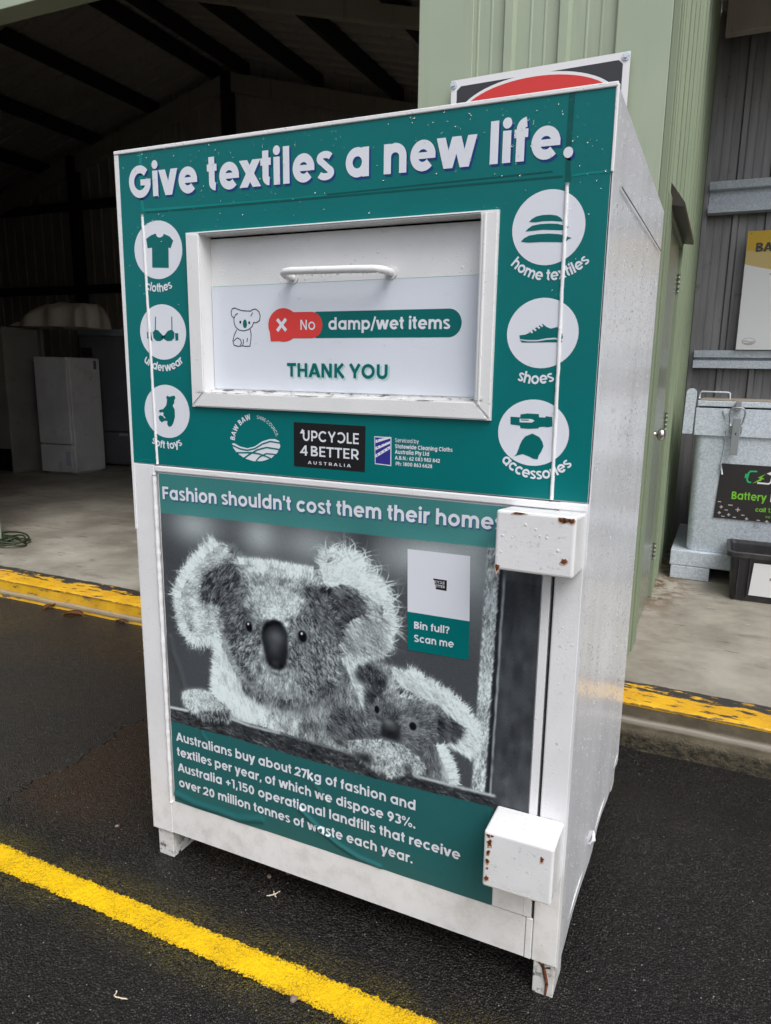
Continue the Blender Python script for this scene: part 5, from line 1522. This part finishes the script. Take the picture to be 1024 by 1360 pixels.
# ------------------------------------------------------------------ galvanised battery bin
gb = thing('battery_bin', 'galvanised steel battery collection box with clamped lid and black label', 'battery box', (1.75, 4.0, FZ))
GX0, GX1, GY0, GY1 = 1.268, 2.30, 3.53, 4.45
bm = bmesh.new()
n = 6
def tub_ring(z, ins):
    r = .05
    P = []
    for cx, cy, a0 in ((GX0 + ins + r, GY0 + ins + r, 180), (GX1 - ins - r, GY0 + ins + r, 270), (GX1 - ins - r, GY1 - ins - r, 0), (GX0 + ins + r, GY1 - ins - r, 90)):
        P += ell(cx, cy, r, r, a0, a0 + 90, n)
    return [bm.verts.new((p[0], p[1], z)) for p in P]
rings_ = [tub_ring(z, i) for z, i in ((.312, .012), (.34, .006), (1.10, .0))]
for a, b in zip(rings_[:-1], rings_[1:]):
    for k in range(len(a)):
        f = bm.faces.new((a[k], a[(k + 1) % len(a)], b[(k + 1) % len(b)], b[k])); f.smooth = True
link('body', bm, m_galv, gb)
bm = bmesh.new()
box(bm, GX0 - .012, GX1 + .02, GY0 - .016, GY1 + .02, 1.092, 1.272, .004)
link('rim_band', bm, m_galv, gb)
m_lid = clad('lid with brown dust', (.30, .26, .21), rough=.6, dirt=.6, dirtc=(.10, .07, .045))
bm = bmesh.new()
box(bm, GX0 - .005, GX1 + .015, GY0 - .022, GY1 + .02, 1.282, 1.318, .004, mi=0)
box(bm, GX0 + .005, GX1 + .005, GY0 - .012, GY1 + .01, 1.3185, 1.328, .003, mi=1)
lid = link('lid', bm, [m_galv, m_lid], gb)
bm = bmesh.new()
tube(bm, [(1.262, 3.8, 1.328), (1.264, 3.8, 1.368), (1.275, 3.8, 1.374), (1.44, 3.8, 1.372), (1.452, 3.8, 1.366), (1.454, 3.8, 1.328)], .006, 8)
link('lid_handle', bm, m_galv, lid)
def corner(x0, x1, y0, y1):
    bm = bmesh.new()
    P = [(x0, 1.10), (x1, 1.10), (x1 + .004, 1.36)] + ell((x0 + x1) / 2 + .004, 1.365, (x1 - x0) / 2, .030, 0, 180, 8) + [(x0 + .004, 1.36)]
    prism(bm, P, 'y', y0, y0 + .012)
    prism(bm, P, 'y', y0 + .07, y0 + .082)
    box(bm, x0, x0 + .012, y0 + .0125, y0 + .0695, 1.10, 1.20, .002)
    tube(bm, [(x0 + .035, y0 + .005, 1.33), (x0 + .035, y0 + .078, 1.33)], .011, 10)
    link('corner_bracket', bm, m_galv, gb)
corner(1.184, 1.246, GY0 - .02, 0)
corner(GX1 + .025, GX1 + .087, GY0 - .02, 0)
bm = bmesh.new()
box(bm, 1.182, GX1 + .09, GY0 - .03, GY1 + .05, .205, .310, .006)
link('base_frame', bm, m_galv, gb)
for x0 in (1.190, GX1 - .17):
    for y0 in (GY0 - .028, GY1 - .1):
        bm = bmesh.new()
        box(bm, x0, x0 + .25, y0, y0 + .12, FZ + .001, .2045, .006)
        link('leg', bm, m_galv, gb)
m_latch = clad('latch steel', (.34, .36, .38), rough=.35, metal=.5, dirt=.3)
bm = bmesh.new()
box(bm, 1.484, 1.532, GY0 - .050, GY0 - .040, .978, 1.215, .003)
box(bm, 1.470, 1.545, GY0 - .034, GY0 - .018, 1.120, 1.165, .003)
box(bm, 1.490, 1.525, GY0 - .052, GY0 - .024, 1.262, 1.318, .003)
tube(bm, [(1.474, GY0 - .045, 1.165), (1.466, GY0 - .05, 1.19), (1.462, GY0 - .05, 1.255), (1.470, GY0 - .05, 1.275), (1.50, GY0 - .05, 1.280), (1.535, GY0 - .05, 1.277), (1.549, GY0 - .05, 1.268), (1.552, GY0 - .05, 1.24), (1.543, GY0 - .05, 1.19), (1.536, GY0 - .045, 1.165)], .0058, 8)
box(bm, 1.5055, 1.5115, GY0 - .0515, GY0 - .0495, 1.108, 1.122, 0, mi=1)
link('latch', bm, [m_latch, m_dark], gb)
bm = bmesh.new()
tube(bm, [(1.447, GY0 - .018, 1.13), (1.452, GY0 - .010, 1.04), (1.444, GY0 - .010, .94), (1.440, GY0 - .010, .90), (1.452, GY0 - .012, .86)], .0028, 6)
tube(bm, [(1.440, GY0 - .012, .905), (1.448, GY0 - .014, .87), (1.453, GY0 - .012, .845)], .006, 6)
prism(bm, [(1.418, 1.262), (1.462, 1.262), (1.440, 1.205)], 'y', GY0 - .026, GY0 - .018)
link('pin_chain', bm, m_galv, gb)
m_lime = Mat('lime print', rough=.4).color((.18, .50, .03)).m
m_teal = Mat('mint print', rough=.4).color((.02, .42, .16)).m
m_grey = Mat('grey print', rough=.4).color((.45, .42, .42)).m
m_lbl = Mat('black label', rough=.4).color((.022, .019, .020)).m
bm = bmesh.new()
lb = Sheet(bm, lambda u, v, l: (u, GY0 - .0035 - l + (1.10 - v) * -.0, v))
lb.poly([(1.444, .916), (2.02, .916), (2.02, .552), (1.428, .552)], 0, 0)
lb.text('Battery', 1.522, .6865, .211, .050, .0012, 1, w=.13)
lb.text('R', 1.752, .6865, .040, .050, .0012, 3, w=.13)
lb.text('call 13', 1.674, .6170, .108, .027, .0012, 1, w=.13)
lb.text('ww', 1.7385, .580, .030, .016, .0012, 1, w=.08)
lb.strokes([[(1.66, .878), (1.622, .876), (1.612, .866), (1.606, .822), (1.614, .806), (1.632, .804)]], .010, .0012, 2)
lb.poly([(1.590, .830), (1.604, .830), (1.607, .858), (1.593, .858)], .0012, 2)
lb.poly([(1.712, .866), (1.668, .838), (1.684, .833), (1.640, .798), (1.690, .820), (1.690, .828), (1.708, .832), (1.690, .842)], .0014, 1)
lb.strokes([[(1.668, .804), (1.735, .803), (1.746, .812), (1.752, .85)]], .010, .0012, 3)
lb.poly([(1.716, .868), (1.742, .882), (1.742, .858)], .0012, 3)
for x_, z_, k in ((1.456, .662, 0), (1.47, .628, 1), (1.462, .588, 1), (1.502, .610, 0), (1.524, .645, 2), (1.520, .580, 1), (1.486, .566, 0), (1.556, .566, 0), (1.572, .618, 3), (1.605, .585, 0), (1.63, .562, 1), (1.70, .560, 0), (1.75, .556, 1)):
    w_ = .010 if k < 2 else .014
    lb.poly([(x_ - w_, z_ - .003), (x_ + w_, z_ - .003), (x_ + w_, z_ + .003), (x_ - w_, z_ + .003)], .0012, 4)
    if k in (1, 3): lb.poly([(x_ - .003, z_ - w_), (x_ + .003, z_ - w_), (x_ + .003, z_ + w_), (x_ - .003, z_ + w_)], .0015, 4)
link('label', bm, [m_lbl, m_lime, m_teal, m_al, m_grey], gb)

# ------------------------------------------------------------------ black crate in front of it
m_tub = Mat('black plastic', rough=.42)
m_tub.color(m_tub.mix(m_tub.ramp(m_tub.noise(12, 5), .35, .7), (.020, .020, .023), (.045, .043, .043)))
m_tub = m_tub.m
crate = thing('plastic_crate', 'black plastic crate with white paper label on the concrete in front of the battery box', 'crate', (1.85, 3.3, FZ))
def crate_ring(bm, z, ins, x0=1.540, x1=2.15, y0=3.135, y1=3.515, r=.035):
    P = []
    for cx, cy, a0 in ((x0 + ins + r, y0 + ins + r, 180), (x1 - ins - r, y0 + ins + r, 270), (x1 - ins - r, y1 - ins - r, 0), (x0 + ins + r, y1 - ins - r, 90)):
        P += ell(cx, cy, r, r, a0, a0 + 90, 5)
    return [bm.verts.new((p[0], p[1], z)) for p in P]
bm = bmesh.new()
rr = [crate_ring(bm, z, i) for z, i in ((FZ + .004, .042), (FZ + .002, .030), (.39, .008), (.39, -.012), (.418, -.014), (.422, -.010), (.422, .006), (.40, .012), (.13, .034))]
for a, b in zip(rr[:-1], rr[1:]):
    for k in range(len(a)): bm.faces.new((a[k], a[(k + 1) % len(a)], b[(k + 1) % len(b)], b[k]))
bm.faces.new(rr[0][::-1]); bm.faces.new(rr[-1])
bmesh.ops.recalc_face_normals(bm, faces=bm.faces)
for k in range(9):
    xk = 1.60 + k * .06
    if not 1.67 < xk < 1.98: box(bm, xk, xk + .006, 3.130, 3.16, .14, .385, .001)
link('tub', bm, m_tub, crate)
bm = bmesh.new()
pl = Sheet(bm, lambda u, v, l: (u, 3.137 + (.39 - v) * .075 - l - .004, v))
pl.poly([(1.684, .363), (1.95, .363), (1.95, .155), (1.672, .155)], 0, 0)
pl.text('R', 1.778, .262, .014, .016, .001, 1, w=.14)
link('paper_label', bm, [m_al, m_charcoal], crate)

# ------------------------------------------------------------------ yellow and white notice
notice = thing('notice_board', 'white notice with curved yellow head fixed to the galvanised wall', 'sign', (1.85, 4.75, 2.1))
m_yel = Mat('yellow print', rough=.4).color((.62, .39, .012)).m
m_yel2 = Mat('pale yellow print', rough=.4).color((.60, .46, .18)).m
m_notice = Mat('white notice face', rough=.35)
m_notice.color(m_notice.mix(m_notice.mul(m_notice.ramp(m_notice.noise(18, 5, .7), .66, .70), .6), (.78, .79, .82), (.10, .10, .10)))
m_notice = m_notice.m
bm = bmesh.new()
NY = 4.765
prism(bm, [(1.462, 1.705), (2.26, 1.705), (2.26, 2.594), (1.462, 2.594)], 'y', NY, NY + .004)
nb = Sheet(bm, lambda u, v, l: (u, NY - .0008 - l, v))
curve = [(1.462, 2.352), (1.56, 2.326), (1.66, 2.305), (1.80, 2.29), (2.0, 2.29), (2.26, 2.32)]
nb.poly(curve + [(2.26, 2.594), (1.462, 2.594)], 0, 2)
nb.poly([(1.462, 2.455), (1.60, 2.44), (1.75, 2.432), (2.26, 2.47), (2.26, 2.594), (1.462, 2.594)], .001, 1)
nb.text('BA', 1.522, 2.440, .125, .066, .002, 3, w=.16)
nb.disc(1.549, 1.768, .050, .028, .0006, 4)
nb.disc(1.549, 1.770, .044, .022, .0012, 0)
nb.strokes([[(1.505, 1.768), (1.53, 1.772), (1.555, 1.762), (1.59, 1.768)], [(1.52, 1.756), (1.55, 1.750), (1.58, 1.758)]], .008, .0018, 4)
nb.disc(1.488, 2.574, .004, .004, .002, 3, 10)
link('panel', bm, [m_notice, m_yel, m_yel2, m_charcoal, m_grey], notice)

# ------------------------------------------------------------------ appliances in the dark of the shed
def enamel(name, col, stain=.4):
    M = Mat(name, rough=.45)
    c = M.mix(M.ramp(M.noise(3, 5), .3, .7), col, tuple(x * .8 for x in col))
    M.color(M.mix(M.mul(M.ramp(M.noise(5, 6, .7, dist=1.0), .58, .70), stain), c, (.10, .08, .06)))
    return M.m
m_fw = enamel('old white enamel', (.66, .66, .67))
m_fb = enamel('beige enamel', (.30, .285, .255))
m_fg = enamel('blue grey enamel', (.30, .33, .38))
m_plate = enamel('pale blue plate', (.42, .47, .58), .1)
m_fd = enamel('dark grey panel', (.13, .135, .15), .1)
def fridge_at(label, corner, wdir, w, d, h, mats, build):
    ang = math.atan2(wdir[1], wdir[0])
    t = thing('fridge', label, 'fridge', (corner[0], corner[1], FZ), ang, 'old fridges stored in the shed')
    build(t, w, d, h, mats)
    return t
def loc_link(name, bm, mats, parent): return link(name, bm, mats, parent, world_space=False)
def f_white(t, w, d, h, mm):                                               # local: x along the left face, y into depth
    bm = bmesh.new(); box(bm, 0, w, .03, d, 0.02, h, .012); box(bm, .03, w - .03, .06, d - .03, 0, .02, 0)
    loc_link('cabinet', bm, mm[0], t)
    bm = bmesh.new(); box(bm, .004, w - .004, -.022, .026, h * .265, h - .002, .010); d1 = loc_link('door', bm, mm[0], t)
    bm = bmesh.new(); box(bm, .004, w - .004, -.022, .026, .03, h * .258, .010); loc_link('door', bm, mm[0], t)
    bm = bmesh.new(); box(bm, w - .10, w - .03, -.030, -.0225, h * .08, h * .20, .002); loc_link('rating_plate', bm, m_plate, t)
    bm = bmesh.new(); box(bm, w - .001, w + .003, d - .11, d - .06, h - .14, h - .03, .001); loc_link('sticker', bm, m_fd, t)
dv = (-6.107 + 6.598, 4.879 - 4.811)
fridge_at('small white fridge with dirty streaks standing in front of the other fridges', (-6.598, 4.811), dv, .496, .55, 1.47, [m_fw], f_white)
def f_beige(t, w, d, h, mm):
    bm = bmesh.new(); box(bm, 0, w, 0, d, .30, h, .015); box(bm, 0, .03, 0, d, 0, .305, .004); box(bm, w - .03, w, 0, d, 0, .305, .004); box(bm, .031, w - .031, .30, d - .001, .01, .302, 0)
    loc_link('cabinet', bm, mm[0], t)
    bm = bmesh.new(); box(bm, .032, w - .032, .05, .29, .012, .296, .01)
    for k in range(9): tube(bm, [(.06, .03, .04 + k * .028), (w - .06, .03, .04 + k * .028)], .006, 6)
    loc_link('compressor', bm, m_dark, t)
    bm = bmesh.new(); box(bm, w - .0005, w + .012, d - .10, d - .06, .30, h - .01, .004); loc_link('door_seal', bm, m_fd, t)
fridge_at('tall beige fridge turned back to front at the left edge of the doorway', (-6.88 - .75, 4.55), (1, .09), .752, .62, 1.825, [m_fb], f_beige)
def f_dark(t, w, d, h, mm):
    bm = bmesh.new(); box(bm, 0, w, .05, d, .03, h, .012); loc_link('cabinet', bm, mm[0], t)
    bm = bmesh.new(); box(bm, .01, w - .01, -.02, .044, .50, h - .08, .01); dd = loc_link('door', bm, mm[1], t)
    bm = bmesh.new(); box(bm, .01, w - .01, -.02, .044, .06, .49, .01); loc_link('door', bm, mm[1], t)
    bm = bmesh.new(); box(bm, .0, w, -.026, .049, h - .075, h + .012, .006); loc_link('top_cap', bm, mm[0], t)
    bm = bmesh.new(); box(bm, .05, .20, -.05, -.021, h - .36, h - .24, .004); loc_link('handle', bm, m_dark, t)
    bm = bmesh.new(); box(bm, w - .25, w - .12, -.045, -.0205, .44, .475, .004); loc_link('handle', bm, mm[0], t)
fridge_at('tall dark grey fridge behind the small white fridge, half hidden by the bin', (-6.75, 5.62), (.97, .26), .78, .65, 1.86, [m_fg, m_fd], f_dark)

# a dust sheet thrown over the tops
m_cloth = enamel('dusty plastic sheet', (.55, .49, .42), .35)
bm = bmesh.new()
def sheet_pt(u, v):
    x = -7.06 + u * 1.02
    y = 4.84 + v * .55 + u * .18
    su = max(0.0, min(1.0, u / .55)); eu = max(0.0, min(1.0, (1 - u) / .06))
    prof_ = (.05 + .36 * su * su * (3 - 2 * su)) * (eu ** .5) * min(1, u / .03)
    edge_ = math.sin(math.pi * v) ** .32
    lump = .016 * math.sin(u * 11 + v * 5) + .022 * math.sin(v * 9 - u * 6 + 1) + .05 * abs(math.sin(u * 9 + v * 7)) - .04 * abs(math.sin(u * 13 - v * 11)) + .03 * math.sin(u * 23 + v * 17) + .02 * math.sin(u * 41 - v * 29)
    z = 1.955 + .34 * math.tanh(max(0.0, prof_ * edge_ * 1.25 + lump * edge_ * prof_ * 1.9) / .36)
    return (x + .02 * math.sin(v * 13), y + .03 * math.sin(u * 17), z)
V_ = grid(bm, sheet_pt, frange(0, 1, 60), frange(0, 1, 44))
tag(link('dust_sheet', bm, m_cloth, smooth=True), 'crumpled pale dust sheet thrown over the tops of the tall fridges', 'dust sheet')

# ------------------------------------------------------------------ green hose by the door post
m_hose = Mat('green hose', rough=.5).color((.022, .034, .014)).m
bm = bmesh.new()
pts = []
for i in range(330):
    a = i * .14
    r_ = .11 + .05 * math.sin(i * .071) + .05 * math.sin(i * .173)
    pts.append((-3.52 + r_ * 1.35 * math.cos(a) + .05 * math.sin(i * .05), 2.04 + r_ * .85 * math.sin(a), FZ + .012 + .045 * (i / 330) + .012 * math.sin(i * .37)))
tube(bm, pts, .007, 7)
tag(link('garden_hose', bm, m_hose, smooth=True), 'heap of thin dark green hose on the concrete by the left door post', 'hose')

# ------------------------------------------------------------------ litter on the asphalt
m_leaf = Mat('dead leaf', rough=.6).color((.22, .09, .035)).m
m_twig = Mat('pale twig', rough=.6).color((.62, .52, .40)).m
m_peb = Mat('pebble', rough=.7).color((.20, .15, .12)).m
def leaf(x, y, ln, rz, label):
    bm = bmesh.new()
    def lp(u, v):
        wd = .30 * ln * math.sin(math.pi * (u * .97 + .015)) ** .8
        return ((u - .5) * ln, v * wd, .004 + .012 * math.sin(u * 3.0) * (1 - .4 * v) + .010 * v * v * ln / .06)
    grid(bm, lp, frange(0, 1, 12), frange(-1, 1, 7))
    r = bmesh.ops.solidify(bm, geom=bm.faces[:], thickness=.0008)
    tube(bm, [(.45 * ln, 0, .005), (.7 * ln, .01 * ln, .006)], .0012, 5)
    o = link('leaf', bm, m_leaf, smooth=True)
    o.location = (x, y, ground_z(x, y)); o.rotation_euler = (0, 0, rz)
    tag(o, label, 'leaf', 'dead leaves along the kerb')
leaf(-1.93, 1.335, .12, .4, 'brown dead leaf against the yellow kerb at the left')
leaf(-2.17, 1.375, .09, 1.5, 'small orange leaf tucked under the yellow kerb left of the brown one')
leaf(-1.60, 1.372, .07, .1, 'curled leaf scrap at the kerb close beside the bin')
def twig(pts, r, label):
    bm = bmesh.new()
    for p in pts: tube(bm, [Vector(a).lerp(Vector(b), t) + Vector((.0015 * math.sin(t * 5 + i), .0015 * math.cos(t * 4 + i), 0)) for i, (a, b) in enumerate(zip(p[:-1], p[1:])) for t in (0, .25, .5, .75)] + [p[-1]], [r] * (4 * (len(p) - 1)) + [r * .4], 6, jitter=.15)
    tag(link('twig', bm, m_twig, smooth=True), label, 'twig', 'pale twigs on the asphalt')
twig([[(.408, -.012, .006), (.421, -.004, .008), (.428, .004, .009), (.432, .018, .006)], [(.415, .010, .005), (.424, .002, .008), (.436, -.004, .006)]], .0016, 'pale forked twig on the asphalt under the front of the bin')
twig([[(.276, -.400, .005), (.284, -.412, .007), (.298, -.408, .006), (.316, -.404, .005)]], .0017, 'short curved white twig in the foreground below the yellow line')
def pebble(x, y, r, label):
    bm = bmesh.new()
    bmesh.ops.create_icosphere(bm, subdivisions=2, radius=r)
    for v in bm.verts: v.co *= 1 + .22 * math.sin(v.co.x / r * 3 + x * 50) * math.cos(v.co.y / r * 2.3 + 1); v.co.z *= .6
    o = link('pebble', bm, m_peb, smooth=True)
    o.location = (x, y, ground_z(x, y) + r * .45)
    tag(o, label, 'pebble', 'pebbles beside the bin')
pebble(.367, .057, .007, 'small brown pebble under the bottom rail of the bin')
pebble(.409, .098, .013, 'larger pale pebble in the shadow under the bin')
pebble(-.197, .042, .006, 'tiny orange stone on the asphalt left of the bin')
pebble(.655, -.247, .010, 'dark grey stone lying on the edge of the yellow line')
